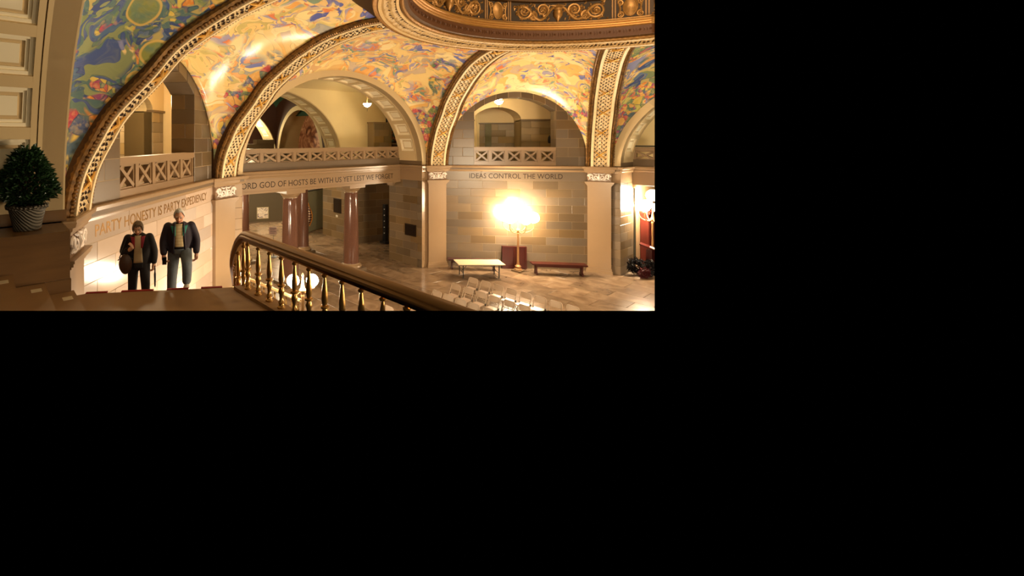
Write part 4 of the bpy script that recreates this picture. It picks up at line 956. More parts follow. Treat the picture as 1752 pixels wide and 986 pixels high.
def baluster(P, h=.66, m=BRASS):
    s = h / .66
    prof = [(.05, 0), (.05, .02), (.036, .03), (.03, .05), (.045, .07), (.03, .09), (.022, .12), (.03, .17), (.042, .2), (.03, .235), (.024, .25), (.05, .262), (.05, .28), (.026, .29), (.03, .31), (.037, .35), (.036, .4), (.028, .48), (.018, .56), (.016, .58), (.034, .59), (.036, .61), (.018, .62), (.022, .66)]
    return MB().lathe([(r * .92, z * s) for r, z in prof], P, 10).mesh('baluster', m, None, 40)
BALM = baluster((0, 0, 0)); BALT = {}
rail = thing('stair_railing', 'curving bronze handrail on brass balusters along the landing', 'railing', (-.6, -7.46, ZL))
RY = -7.45
top = [Vector((2.4, RY, 4.03)), Vector((0, RY, 4.03)), Vector((-1.6, RY, 4.03)), Vector((-2.15, RY, 4.03))]
bend = [(-2.15, -7.45, 4.03), (-2.37, -7.435, 4.02), (-2.5, -7.42, 3.97), (-2.63, -7.41, 3.88), (-2.77, -7.38, 3.73), (-3.0, -7.29, 3.55), (-3.29, -7.15, 3.35), (-3.85, -6.86, 3.0), (-4.4, -6.58, 2.67)]
bend = [Vector(p) for p in catmull(bend, 32)]; top += bend[1:]
def sweep_rail(path, sec):
    rows = []
    for k, p in enumerate(path):
        d = (path[min(k + 1, len(path) - 1)] - path[max(k - 1, 0)]).normalized(); sd = Vector((0, 0, 1)).cross(d).normalized(); up = d.cross(sd)
        rows.append([p + sd * a + up * b for a, b in sec])
    mb = MB(); mb.grid(rows, close=True); m = len(sec); b = len(mb.v); mb.f.append(tuple(range(m))[::-1]); mb.f.append(tuple(b - m + i for i in range(m))); return mb
SEC = [(-.03, -.075), (.03, -.075), (.035, -.05), (.075, -.035), (.078, -.01), (.06, .005), (.062, .02), (.045, .04), (.02, .052), (-.02, .052), (-.045, .04), (-.062, .02), (-.06, .005), (-.078, -.01), (-.075, -.035), (-.035, -.05)]
sweep_rail(top, SEC).build('handrail', BRONZE, rail, 40)
sweep_rail([p + Vector((0, 0, -.085)) for p in top[:6]], [(-.02, -.012), (.02, -.012), (.02, .012), (-.02, .012)]).build('under_rail', BRASS, rail, 30)
MB().box((-2.5, RY - .1, ZL), (2.4, RY + .1, ZL + .045)).build('curb', TREAD, rail, None)
def put_bal(P, h, par):
    o = bpy.data.objects.new('baluster', BALM); COL.objects.link(o); o.parent = par; o.location = Vector(P) - par.location; o.scale = (1, 1, h / .66)
x = -2.3
while x < 2.2: put_bal((x, RY, ZL + .045), .62, rail); x += .272
acc = 0; last = bend[0]; nxt = .3
for p in bend[1:]:
    acc += (p - last).length; last = p
    if acc >= nxt: put_bal((p.x, p.y, p.z - .72), .64, rail); nxt += .25
st_cur = [Vector((-2.5, RY + .02, 3.3)) + (DN + Vector((0, 0, -.5))) * .3 * k for k in range(9)]
sweep_rail([p - Vector((0, 0, .72)) for p in bend[3::3]], [(-.1, -.2), (.1, -.2), (.1, .0), (-.1, .0)]).build('sloping_curb', TREAD, rail, 30)
# lower railing on the main floor
lr = thing('lower_railing', 'lower brass railing glinting between the balusters of the landing', 'railing', (-7.6, -3.9, 0)); a, b = Vector((-9.2, -4.06, 1.2)), Vector((-6.5, -3.8, 1.2))
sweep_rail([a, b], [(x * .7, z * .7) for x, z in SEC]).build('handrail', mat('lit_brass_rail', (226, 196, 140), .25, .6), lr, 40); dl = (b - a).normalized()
F = seg(a, b); MB().fbox(F, 0, F.L, -.12, .12, 0, .5).build('curb', STONE_SM, lr, None)
k = .1
while k < F.L: p = F.P(k, 0, .5); put_bal(p, .65, lr); k += .25
GLOBE = emit('lamp_globe_glow', (1, .8, .54), 95); GLOBE2 = emit('bright_globe_glow', (1, .82, .58), 260)
def globe_lamp(name, x, y, label, z0, arms, ztop, rad, glr, centre=None, rot=0.0, base=.19, gm=None):
    t = thing(name, label, 'lamp', (x, y, z0)); c = (x, y, z0); H = ztop - z0
    MB().box((x - base, y - base, z0), (x + base, y + base, z0 + .06)).build('plinth', STONE_GREY, t, None)
    MB().lathe([(.15, .06), (.15, .1), (.1, .13), (.12, .2), (.06, .26), (.05, .32)], c, 16).build('base', BRONZE, t)
    MB().lathe([(.045, .3), (.05, .34), (.04, .4), (.034, H - .34), (.05, H - .3), (.05, H - .27), (.03, H - .24)], c, 14).build('pole', BRONZE, t)
    MB().lathe([(.03, H - .26), (.07, H - .2), (.09, H - .14), (.05, H - .08), (.03, H + .05), (.02, H + .2), (.035, H + .22), (.0, H + .3)], c, 14).build('finial_cup', BRONZE, t)
    for k in range(arms):
        a = rot + 2 * math.pi * k / arms; e = Vector((math.cos(a), math.sin(a), 0)); P = Vector(c)
        rise = .3 if centre else .06
        pts = [P + e * (.04 + (rad - .04) * min(1, q * 1.35 if centre else q)) + Vector((0, 0, H - .16 - .1 * math.sin(math.pi * q) + rise * q * q)) for q in (0, .2, .4, .6, .8, 1)]
        o = MB().tube(pts, .016, 6); o.lathe([(.05, -.01), (.06, .02), (.03, .05)], pts[-1], 10); o.build('arm', BRONZE, t)
        MB().ball(pts[-1] + Vector((0, 0, .04 + glr)), glr, 16, 10).build('globe', gm or GLOBE, t, 60)
    if centre: MB().ball(Vector((x, y, ztop + centre)), glr * 1.15, 16, 10).build('globe', gm or GLOBE, t, 60)
    return t
globe_lamp('standing_lamp', -6.71, 6.72, 'tall bronze lamp with dazzling globes in front of the red panel', 0, 6, 1.78, .56, .21, .78, rot=.5)
globe_lamp('newel_lamp', -6.42, -3.8, 'bronze post lamp with two glaring globes behind the handrail', 0, 2, 1.62, .24, .155, None, rot=YAW + .05, gm=GLOBE2)
globe_lamp('standing_lamp', -3.5, 11.05, 'second bronze lamp with blazing globes inside the opening at the right edge', 0, 6, 2.2, .45, .2, .8, rot=.2, gm=GLOBE2)

# ------------------------------------------------------------------ planter
pt = thing('potted_bush', 'clipped dark green bush in a woven grey pot on the stone block', 'plant', (-3.62, -9.72, 4.17)); PC = Vector((-3.62, -9.72, 4.17))
a = NT('woven_pot'); a.b.inputs['Roughness'].default_value = .7; tc = a.n('ShaderNodeTexCoord'); wv = a.n('ShaderNodeTexWave', wave_type='BANDS', bands_direction='DIAGONAL', i_Scale=13.0, i_Distortion=1.2); a.l(tc.outputs['Object'], wv.inputs['Vector'])
a.l(a.ramp(wv.outputs['Fac'], [(.2, lin((70, 64, 54))), (.8, lin((104, 96, 82)))]), a.b.inputs['Base Color']); bp = a.n('ShaderNodeBump', i_Strength=.8, i_Distance=.02); a.l(wv.outputs['Fac'], bp.inputs['Height']); a.l(bp.outputs[0], a.b.inputs['Normal'])
MB().lathe([(.13, 0), (.145, .005), (.15, .03), (.148, .05), (.16, .1), (.19, .24), (.21, .27), (.215, .29), (.2, .3), (.18, .295), (.17, .25), (.0, .25)], PC, 28).build('pot', a.m, pt)
mb = MB()
for k in range(30):
    q = 2 * math.pi * k / 30; mb.tube([PC + Vector((.208 * math.cos(q), .208 * math.sin(q), .265)), PC + Vector((.214 * math.cos(q + .12), .214 * math.sin(q + .12), .3))], .014, 5)
mb.build('braided_rim', a.m, pt)
MB().lathe([(.17, .24), (.17, .27), (.0, .275)], PC, 20).build('soil', mat('dark_soil', (44, 32, 22), .9), pt)
rnd = random.Random(11); mb = MB()
for k in range(7): q = rnd.uniform(0, 6.28); mb.tube([PC + Vector((.03 * math.cos(q), .03 * math.sin(q), .26)), PC + Vector((.09 * math.cos(q), .09 * math.sin(q), .5)), PC + Vector((.15 * math.cos(q), .15 * math.sin(q), .65))], [.016, .012, .006], 6)
mb.build('stems', mat('bush_bark', (70, 50, 32), .8), pt)
mb = MB()
def bushr(z): q = (z - .31) / .66; return .315 * (min(1, q / .18) ** .5) * max(0, 1 - max(0, q - .15) / .86) ** .62 if .31 < z < .96 else 0
for k in range(2600):
    z = .31 + .63 * rnd.random() ** 1.25; r = bushr(z) * rnd.uniform(.5, 1.06) ** .6; q = rnd.uniform(0, 6.28); c = PC + Vector((r * math.cos(q), r * math.sin(q), z + rnd.uniform(-.02, .04)))
    d = (Vector((math.cos(q), math.sin(q), rnd.uniform(-.2, 1.1))) + Vector((rnd.uniform(-.6, .6), rnd.uniform(-.6, .6), rnd.uniform(-.4, .4)))).normalized(); L = rnd.uniform(.06, .105); sd = d.cross(Vector((rnd.uniform(-1, 1), rnd.uniform(-1, 1), 1))).normalized() * L * .27; nn = sd.cross(d).normalized() * .008
    mb.add([c, c + d * L * .45 + sd + nn, c + d * L - nn, c + d * L * .45 - sd + nn, c + d * L * .5 - nn], [(0, 1, 4), (1, 2, 4), (2, 3, 4), (3, 0, 4)])
mb.build('foliage', mat('glossy_dark_leaf', (38, 62, 34), .28, var=.3, scale=8, col2=(14, 28, 16)), pt, None, 'stuff')

# ------------------------------------------------------------------ furniture on the rotunda floor
def bench(F, u0, u1, w0, w1, h, label):
    t = thing('wooden_bench', label, 'bench', F.P((u0 + u1) / 2, (w0 + w1) / 2, 0))
    MB().fbox(F, u0, u1, w0, w1, h - .05, h).fbox(F, u0 + .02, u1 - .02, w0 + .02, w1 - .02, h - .065, h - .05).build('seat', REDWOOD, t, None)
    MB().fbox(F, u0 + .2, u1 - .2, (w0 + w1) / 2 - .03, (w0 + w1) / 2 + .03, h - .16, h - .06).build('apron', REDWOOD, t, None)
    wm = (w0 + w1) / 2; dw = (w1 - w0) / 2 - .04; G = Frame(F.P(0, wm, 0), F.n)
    for u in (u0 + .14, u1 - .2):
        pl = [(-dw, 0), (-dw * .4, 0), (-dw * .25, .05), (dw * .25, .05), (dw * .4, 0), (dw, 0), (dw * .95, .08), (dw * .6, .14), (dw * .55, .26), (dw * .9, h - .06), (-dw * .9, h - .06), (-dw * .55, .26), (-dw * .6, .14), (-dw * .95, .08)]
        MB().prism(pl, G, -u - .06, -u).build('leg', REDWOOD, t, None)
    return t
bench(B3, .42, 2.42, -.92, -.56, .44, 'long red wooden bench right of the standing lamp')
bench(B3, -2.72, -.75, -.62, -.3, .42, 'red wooden bench behind the white folding table')
t = thing('leaning_panel', 'dark red wooden panel leaning on the wall behind the lamp', 'panel', B3.P(-.05, -.1, 0))
MB().fbox(B3, -.52, .43, -.12, -.04, 0, .9).build('panel_board', REDWOOD, t, None)
for a, b, c, d in ((-.52, .43, .84, .9), (-.52, .43, 0, .08), (-.52, -.45, .08, .84), (.36, .43, .08, .84), (-.08, -.01, .08, .84)): MB().fbox(B3, a, b, -.15, -.11, c, d).build('rail', REDWOOD, t, None)
TT = seg((-7.5, 3.99), (-6.43, 5.37)); tb = thing('folding_table', 'white folding table with dark legs in front of the left bench', 'table', TT.P(TT.L / 2, .35, 0))
MB().fbox(TT, 0, TT.L, 0, .74, .525, .55).build('tabletop', mat('table_laminate', (232, 206, 168), .35, var=.03), tb, None); MB().fbox(TT, .01, TT.L - .01, .01, .73, .51, .526).build('edge_band', DARK, tb, None)
for u in (.2, TT.L - .2):
    for wv_ in (.12, .62):
        MB().tube([TT.P(u, wv_, .515), TT.P(u, wv_, .0)], .018, 6).build('leg', DARK, tb)
    mb = MB(); mb.tube([TT.P(u, .12, .2), TT.P(u, .62, .2)], .013, 6); mb.build('crossbar', DARK, tb); MB().tube([TT.P(u, .37, .2), TT.P(u + (.3 if u < 1 else -.3), .37, .515)], .011, 6).build('brace', DARK, tb)
CHM = mat('beige_metal', (178, 154, 128), .38, .1, var=.06); CHS = mat('beige_seat', (186, 158, 134), .3, var=.05)
def chair_proto():
    t = thing('folding_chair', '', 'chair', (0, 0, 0)); hw = .17
    def arcpts(z0, z1, y0, y1):
        p = [Vector((-hw, y0, z0))]; r = .07
        p += [Vector((-hw + r - r * math.cos(a), y1, z1 - r + r * math.sin(a))) for a in (0, .4, .8, 1.2, 1.57)]
        p += [Vector((hw - r + r * math.sin(a), y1, z1 - r + r * math.cos(a))) for a in (0, .4, .8, 1.2, 1.57)] + [Vector((hw, y0, z0))]; return p
    MB().tube(arcpts(0, .67, -.16, .13), .012, 6).build('frame_loop', CHM, t, 50, world=False)
    rows = [[Vector((x, .118 + .012 * (x / hw) ** 2 * 1 - (.0 if i else 0) + (z - .48) * .13 - .0, z)) for x in [hw * .93 * q / 4 for q in range(-4, 5)]] for i, z in enumerate((.50, .55, .6, .64, .66))]
    mb = MB(); mb.grid(rows); mb.grid([[v + Vector((0, -.012, 0)) for v in r] for r in rows]); k = len(rows) * 9
    mb.build('backrest', CHM, t, 50, world=False)
    mb = MB(); mb.box((-hw + .01, -.2, .345), (hw - .01, .1, .36)); mb.box((-hw + .02, -.21, .335), (hw - .02, -.19, .355)); mb.build('seat', CHS, t, None, world=False)
    for sg in (-1, 1): MB().tube([Vector((sg * (hw - .02), .02, .34)), Vector((sg * (hw - .02), .2, 0))], .011, 6).build('rear_leg', CHM, t, 50, world=False); MB().tube([Vector((sg * (hw + .005), .06, .33)), Vector((sg * (hw + .005), .06, .39))], .018, 6).build('hinge', DARK, t, 50, world=False)
    MB().tube([Vector((-hw, -.1, .13)), Vector((hw, -.1, .13))], .009, 6).build('front_stretcher', CHM, t, 50, world=False); MB().tube([Vector((-hw + .02, .16, .1)), Vector((hw - .02, .16, .1))], .009, 6).build('rear_stretcher', CHM, t, 50, world=False)
    return t
cp = chair_proto(); first = True
ROWN = ('rear row nearest the table', 'second row behind the front rows', 'third row from the table', 'fourth row, by the handrail', 'front row cut by the picture edge')
ORD = ('first', 'second', 'third', 'fourth', 'fifth', 'sixth', 'seventh', 'eighth', 'ninth', 'tenth')
for r, (y, xs) in enumerate(((2.58, [-5.97 + .448 * k for k in range(8)]), (1.58, [-5.91 + .448 * k for k in range(6)]), (.6, [-5.9 + .44 * k for k in range(5)]), (-.42, [-5.85 + .44 * k for k in range(2)]), (-1.45, [-5.87]))):
    for k, x in enumerate(xs):
        c = cp if first else copy_tree(cp); first = False
        c.location = (x + random.uniform(-.01, .01), y + random.uniform(-.02, .02), 0); c.rotation_euler = (0, 0, random.uniform(-.06, .06))
        c['label'] = 'beige folding chair, ' + (ORD[k] + ' from the left in the ' if len(xs) > 1 else 'alone in the ') + ROWN[r]; c['group'] = 'folding chairs set out in rows'

# ------------------------------------------------------------------ things in the right-hand opening
struct(MB().box((-4.5, 10.56, 0), (-4.12, 15, 3.9)).box((-4.5, 14.8, 0), (3, 15, 3.9)).build('wall_north_hall', STONE_SM, None, None))
struct(MB().box((-4.5, 10.6, 3.9), (3, 15, 4.15)).build('ceiling', CREAM, None, None))
struct(MB().box((-5, 10.6, 4.15), (3, 14.6, 4.17)).box((-5, 13.2, 4.17), (3, 13.4, 8.4)).box((-5, 10.7, 8.3), (3, 13.4, 8.4)).box((-5, 10.7, 4.17), (-4.8, 13.4, 8.4)).build('wall_north_gallery', YELLOW, None, None))
lamp('north_gallery_fill', (-1.0, 12.2, 6.6), 160, (1, .82, .5), .2)  # unseen light added so the cream gallery wall reads bright
t = thing('slender_post', 'slender dark post with a pale cap at the corner of the right opening', 'post', (-3.98, 10.62, 0)); MB().tube([(-3.98, 10.62, 0), (-3.98, 10.62, 3.3)], .045, 8).build('shaft', mat('dark_green_metal', (50, 46, 28), .4), t); MB().lathe([(.06, 3.28), (.1, 3.34), (.1, 3.4), (0, 3.42)], (-3.98, 10.62, 0), 12).build('cap', STONE_SM, t)
t = thing('mahogany_cabinet', 'tall red wooden cabinet at the right edge below the blazing lamp', 'cabinet', (-3.9, 12.0, 0))
MB().box((-4.1, 11.6, 0), (-3.8, 13.4, 2.15)).build('body', REDWOOD, t, None); MB().box((-4.115, 11.55, 2.15), (-3.74, 13.45, 2.25)).build('cornice', REDWOOD, t, None)
for a, b in ((11.66, 12.45), (12.5, 13.34)): MB().box((-3.82, a, .2), (-3.78, b, 2.0)).box((-3.79, a + .1, .3), (-3.77, b - .1, 1.9)).build('door', REDWOOD, t, None)
t = thing('blue_banner', 'narrow blue and white patterned hanging at the far right edge', 'banner', (-3.2, 11.8, 1.2)); MB().box((-3.26, 11.86, 1.2), (-3.0, 11.88, 2.0)).build('cloth', paint_mat('blue_white_pattern', [(40, 50, 120), (200, 206, 220), (70, 90, 170)], 9, 3), t, None)
t = thing('red_lectern', 'red wooden lectern with a sheet of paper behind the dark wreaths', 'lectern', (-3.55, 10.75, 0)); lx, ly = -3.5, 10.75
MB().box((lx - .16, ly - .16, 0), (lx + .16, ly + .16, .08)).box((lx - .1, ly - .1, .08), (lx + .1, ly + .1, .9)).build('post', REDWOOD, t, None)
LM = Matrix.Translation((lx, ly, .98)) @ Matrix.Rotation(YAW - .7, 4, 'Z') @ Matrix.Rotation(R(18), 4, 'Y'); MB().box((-.34, -.2, -.02), (.34, .2, .02), LM).build('sloping_top', REDWOOD, t, None); MB().box((.0, -.12, .02), (.26, .1, .026), LM).build('paper', mat('white_card', (235, 225, 205), .5), t, None)
TIN = mat('dark_tinsel', (26, 26, 30), .22, .4, var=.3, scale=14, col2=(40, 30, 20)); TINR = mat('dark_red_tinsel', (70, 20, 22), .3, .2)
def wreath(P, r, label, m):
    t = thing('tinsel_wreath', label, 'wreath', (P[0], P[1], 0)); rnd = random.Random(int(P[0] * 100)); mb = MB(); P = Vector(P)
    FR = Frame((P.x, P.y), (RV.x, RV.y))
    for k in range(420):
        q = rnd.uniform(0, 6.28); p = rnd.uniform(0, 6.28); rr = r * .6; tr = r * .42 * math.sqrt(rnd.random()) 
        c = FR.P((rr + tr * math.cos(p)) * math.cos(q), tr * math.sin(p), P.z + (rr + tr * math.cos(p)) * math.sin(q)); d = Vector((rnd.uniform(-1, 1), rnd.uniform(-1, 1), rnd.uniform(-1, 1))).normalized() * rnd.uniform(.05, .1); sd = d.orthogonal().normalized() * .018
        mb.add([c - d, c + sd, c + d, c - sd], [(0, 1, 2), (0, 2, 3)])
    mb.build('tinsel', m, t, None, 'stuff'); MB().tube([FR.P(r * .6 * math.cos(2 * math.pi * k / 20), 0, P.z + r * .6 * math.sin(2 * math.pi * k / 20)) for k in range(21)], .05, 6).build('ring_frame', DARK, t)
    return t
wreath((-3.72, 9.95, .34), .34, 'dark glittering tinsel wreath at left by the jamb corner', TIN)
wreath((-3.28, 10.05, .33), .34, 'dark glittering tinsel wreath standing below the lectern', TIN)
wreath((-3.33, 9.62, .2), .2, 'small dark red tinsel wreath in front of the two black ones', TINR)

# ------------------------------------------------------------------ two people climbing the stairs
KP = 1 / 1.2
def fuse(mb, name, m, parent, voxel=.012, it=3):
    me = mb.mesh(name, m, None, None); o = bpy.data.objects.new(name, me); COL.objects.link(o)
    md = o.modifiers.new('r', 'REMESH'); md.mode = 'VOXEL'; md.voxel_size = voxel * KP; md.use_smooth_shade = True
    sm = o.modifiers.new('s', 'SMOOTH'); sm.factor = .5; sm.iterations = it
    bpy.context.view_layer.update(); n = bpy.data.meshes.new_from_object(o.evaluated_get(bpy.context.evaluated_depsgraph_get()))
    o.modifiers.clear(); o.data = n; n.materials.clear(); n.materials.append(m); n.polygons.foreach_set('use_smooth', [True] * len(n.polygons)); o.parent = parent; return o
class Body(MB):
    def limb(s, pts, rad, n=12, sub=5):
        P = catmull([tuple(p) + (r,) for p, r in zip(pts, rad)], (len(pts) - 1) * sub)
        s.tube([Vector(p[:3]) * KP for p in P], [p[3] * KP for p in P], n); s.ball(Vector(pts[0]) * KP, rad[0] * KP, 10, 6); s.ball(Vector(pts[-1]) * KP, rad[-1] * KP, 10, 6); return s
    def torso(s, rings, n=24):                        # rings = (z, yc, rx, ry)
        rr = catmull(rings, (len(rings) - 1) * 4)
        rows = [[Vector((rx * math.cos(2 * math.pi * k / n), yc + ry * math.sin(2 * math.pi * k / n), z)) * KP for k in range(n)] for z, yc, rx, ry in rr]
        s.grid(rows, close=True); m = len(s.v); s.f.append(tuple(m - n + i for i in range(n))); s.f.append(tuple(m - len(rows) * n + n - 1 - i for i in range(n))); return s
    def hand(s, w, d, side, curl=.5):                 # wrist, pointing direction, side = +1 when the thumb is towards +x
        w = Vector(w); d = Vector(d).normalized(); fw = Vector((0, -1, 0)); x = (fw - d * fw.dot(d)).normalized(); pn = d.cross(x)
        s.limb([w, w + d * .05, w + d * .09], [.026, .036, .034], 10, 3)
        for k, (q, L) in enumerate(((-.028, .07), (-.009, .08), (.01, .075), (.028, .058))):
            b = w + d * .085 - x * q; inn = pn * side
            s.limb([b, b + d * L * .45 + inn * .012, b + d * L * (.85 - curl * .3) + inn * (.02 + .04 * curl), b + d * L * (1 - curl * .6) + inn * (.03 + .06 * curl)], [.0105, .0105, .0095, .008], 6, 2)
        b = w + d * .03 + x * .03; s.limb([b, b + x * .03 + d * .03, b + x * .035 + d * .065 + pn * side * .015], [.013, .012, .009], 6, 2); return s
def head_into(b, c, pitch, s=1.0):
    M = Matrix.Rotation(pitch, 3, 'X'); c = Vector(c)
    def T(p): return (c + M @ (Vector(p) * s)) * KP
    n, m = 28, 20; rows = []
    for i in range(m + 1):
        t = math.pi * (i + .01) / (m + .02); row = []
        for k in range(n):
            a = 2 * math.pi * k / n; x, y, z = math.sin(t) * math.cos(a), math.sin(t) * math.sin(a), math.cos(t)
            px_, py_, pz_ = x * .075, y * .094, z * .118
            if z < 0: px_ *= 1 - .28 * (-z) ** 1.3; py_ = py_ * (1 - .12 * -z) - .012 * -z
            if y < -.3:
                for ex in (-.033, .033):                # eye sockets
                    g = math.exp(-((px_ - ex) ** 2 / .0003 + (pz_ - .008) ** 2 / .00022)); py_ += .012 * g
                py_ -= .008 * math.exp(-((pz_ - .034) ** 2 / .0002 + px_ ** 2 / .003)); py_ -= .008 * math.exp(-((pz_ + .095) ** 2 / .0004 + px_ ** 2 / .0008))
            row.append(T((px_, py_, pz_)))
        rows.append(row)
    b.grid(rows, close=True)
    b.tube([T((0, -.088, .02)), T((0, -.1, -.01)), T((0, -.112, -.028)), T((0, -.094, -.036))], [.008 * s * KP, .011 * s * KP, .016 * s * KP, .01 * s * KP], 8)
    for sg in (-1, 1): b.ball(T((sg * .076, .01, -.005)), .03 * s * KP, 10, 8, (.35, .65, 1.1), M); b.ball(T((sg * .013, -.098, -.032)), .009 * s * KP, 6, 5)
    b.limb([c + M @ Vector((0, .03, -.06)) * s, c + M @ Vector((0, .05, -.13)) * s - Vector((0, -.0, .01))], [.055, .058], 12, 3)
    return T, M
def face_bits(T, t, lipc, browc):
    mb = MB(); mb.tube([T((-.024, -.091, -.06)), T((0, -.099, -.057)), T((.024, -.091, -.06))], [.003, .006, .003], 6); mb.build('lips', mat('lip_tone_' + lipc[0], lipc[1], .5), t, 50, world=False)
    for sg in (-1, 1):
        MB().tube([T((sg * .018, -.094, .03)), T((sg * .034, -.09, .036)), T((sg * .05, -.078, .03))], [.003, .005, .003], 6).build('eyebrow', browc, t, 50, world=False)
        MB().ball(T((sg * .033, -.073, .008)), .012 * KP, 10, 8).build('eye', mat('eye_white', (214, 200, 186), .2), t, 60, world=False)
        MB().tube([T((sg * .02, -.084, .006)), T((sg * .033, -.087, .002)), T((sg * .047, -.078, .006))], .0035, 6).build('eyelid', mat('dark_lash', (60, 36, 26), .6), t, 60, world=False)
def hair_cap(T, t, m, seed, low, thick, front):
    rnd = random.Random(seed); n, mm = 40, 14; rows = []
    for i in range(mm + 1):
        row = []
        for k in range(n):
            a = 2 * math.pi * k / n; y = math.sin(a)
            lim = low if y > -.2 else low + (front - low) * min(1, (-.2 - y) / .5)     # polar angle of the hairline, higher over the face
            th = lim * i / mm; rr = 1 + thick * (1 if i < mm else .55) + .035 * noise.noise(Vector((math.cos(a) * 5, y * 5, th * 7 + seed)))
            row.append(T((math.sin(th) * math.cos(a) * .077 * rr, y * math.sin(th) * .097 * rr + .004, math.cos(th) * .12 * rr)))
        rows.append(row)
    mb = MB(); mb.grid(rows, close=True); inner = [[v * 1.0 for v in r] for r in rows]
    o = mb.build('hair', m, t, 60, world=False); md = o.modifiers.new('thick', 'SOLIDIFY'); md.thickness = -.012 * KP
    mb = MB()
    for q in range(260):                                # strands that break the outline
        a = rnd.uniform(0, 6.28); y = math.sin(a); lim = low if y > -.2 else low + (front - low) * min(1, (-.2 - y) / .5); th = lim * math.sqrt(rnd.random()); r1 = 1 + thick + .02
        f = lambda th_, a_, r_: T((math.sin(th_) * math.cos(a_) * .077 * r_, math.sin(a_) * math.sin(th_) * .097 * r_ + .004, math.cos(th_) * .12 * r_))
        mb.tube([f(th, a, r1), f(th + .18, a + .08, r1 + .03), f(th + .36, a + .1, r1)], [.004, .004, .0015], 4)
    mb.build('hair_strands', m, t, 60, 'stuff', world=False)
def front_panel(rings, z0, z1, xw0, xw1, off, name, m, t, x0=None, n=10):
    rr = sorted(catmull(rings, 40)); rows = []
    for i in range(n + 1):
        z = z0 + (z1 - z0) * i / n; j = min(range(len(rr)), key=lambda q: abs(rr[q][0] - z)); _, yc, rx, ry = rr[j]; row = []
        a, b = (xw0 + (xw1 - xw0) * i / n) if x0 is None else None, None
        L, H = (-a, a) if x0 is None else (x0[0] + (x0[2] - x0[0]) * i / n, x0[1] + (x0[3] - x0[1]) * i / n)
        for k in range(7):
            x = L + (H - L) * k / 6; row.append(Vector((x, yc - ry * math.sqrt(max(.05, 1 - (x / rx) ** 2)) - off, z)) * KP)
        rows.append(row)
    o = MB().grid(rows).build(name, m, t, 60, world=False); md = o.modifiers.new('thick', 'SOLIDIFY'); md.thickness = .012 * KP; md.offset = 0; return o
def shoe(P, m, t, yaw=0.0, pitch=0.0):
    b = Body(); M = Matrix.Rotation(yaw, 3, 'Z') @ Matrix.Rotation(pitch, 3, 'X'); P = Vector(P)
    rows = []
    for q, hw, h in ((.08, .02, .05), (.07, .036, .085), (.03, .04, .1), (-.03, .043, .085), (-.09, .05, .062), (-.14, .048, .05), (-.185, .036, .04), (-.2, .015, .02)):
        rows.append([(P + M @ Vector((hw * math.cos(a), q, max(0, h * .5 + h * .5 * math.sin(a))))) * KP for a in (2 * math.pi * k / 14 for k in range(14))])
    b.grid(rows, close=True); k = len(b.v); b.f += [tuple(range(14)), tuple(k - 14 + i for i in range(14))]
    return b.build('shoe', m, t, 50, world=False)
SKIN = mat('weathered_skin', (222, 160, 126), .5, var=.12, scale=9, col2=(180, 104, 76)); SKINW = mat('warm_skin', (226, 174, 138), .5, var=.1, scale=9, col2=(184, 116, 84))
def plaid():
    a = NT('plaid_shirt'); a.b.inputs['Roughness'].default_value = .8; tc = a.n('ShaderNodeTexCoord'); c = lin((236, 214, 166))
    for d, s_, col in (('X', 9.0, (190, 158, 96)), ('Z', 7.0, (176, 150, 100)), ('X', 4.2, (214, 178, 120))):
        wv = a.n('ShaderNodeTexWave', bands_direction=d, i_Scale=s_); a.l(tc.outputs['Object'], wv.inputs['Vector']); c = a.mix(a.math('MULTIPLY', a.math('SUBTRACT', wv.outputs['Fac'], .82, True), 3.0, True), c, lin(col))
    a.l(c, a.b.inputs['Base Color']); return a.m
JEAN = mat('faded_denim', (112, 120, 126), .8, var=.3, scale=7, col2=(54, 60, 70), bump=.2, bscale=60); NAVY = mat('navy_jacket', (40, 30, 44), .7, var=.15, scale=8, col2=(24, 18, 28)); BLACKC = mat('black_fleece', (26, 20, 20), .85, var=.15, scale=9); TROU = mat('dark_trousers', (30, 24, 26), .8, var=.15)
TEAL = mat('teal_lining', (44, 134, 118), .7); REDL = mat('crimson_lining', (160, 36, 52), .7); CREAMT = mat('cream_knit_top', (206, 184, 144), .85, var=.1, scale=20)
# man
mn = thing('person', 'white-haired man in navy jacket, plaid shirt and jeans climbing the stairs', 'person', (-3.514, -7.902, 2.91), R(67)); mn.rotation_euler = (0, 0, R(67))
b = Body(); RG = [(.89, .0, .2, .15), (1.0, -.0, .205, .158), (1.12, -.02, .21, .16), (1.24, -.05, .212, .155), (1.33, -.075, .195, .135), (1.385, -.095, .13, .11), (1.42, -.11, .09, .09)]
bi = [(.87, .0, .15, .11), (1.02, .0, .15, .11), (1.18, -.04, .17, .12), (1.32, -.08, .15, .1), (1.41, -.12, .06, .06)]
b.torso(bi); RA_ = [(-.185, -.07, 1.335), (-.262, -.03, 1.1), (-.25, -.13, .89)]; LA_ = [(.185, -.07, 1.335), (.27, -.02, 1.1), (.275, -.1, .88)]
for A in (RA_, LA_): b.limb(A, [.05, .042, .03])
RL_ = [(-.095, .0, .9), (-.125, -.03, .48), (-.145, .05, .09)]; LL_ = [(.095, -.01, .9), (.135, -.37, .75), (.13, -.36, .45)]
for A in (RL_, LL_): b.limb(A, [.08, .055, .04])
b.hand(RA_[2], (.02, -.12, -1), -1, .9).hand(LA_[2], (-.02, -.1, -1), 1, .5)
TM, _ = head_into(b, (0, -.19, 1.525), R(17)); fuse(b, 'body', SKIN, mn, .007, 2)
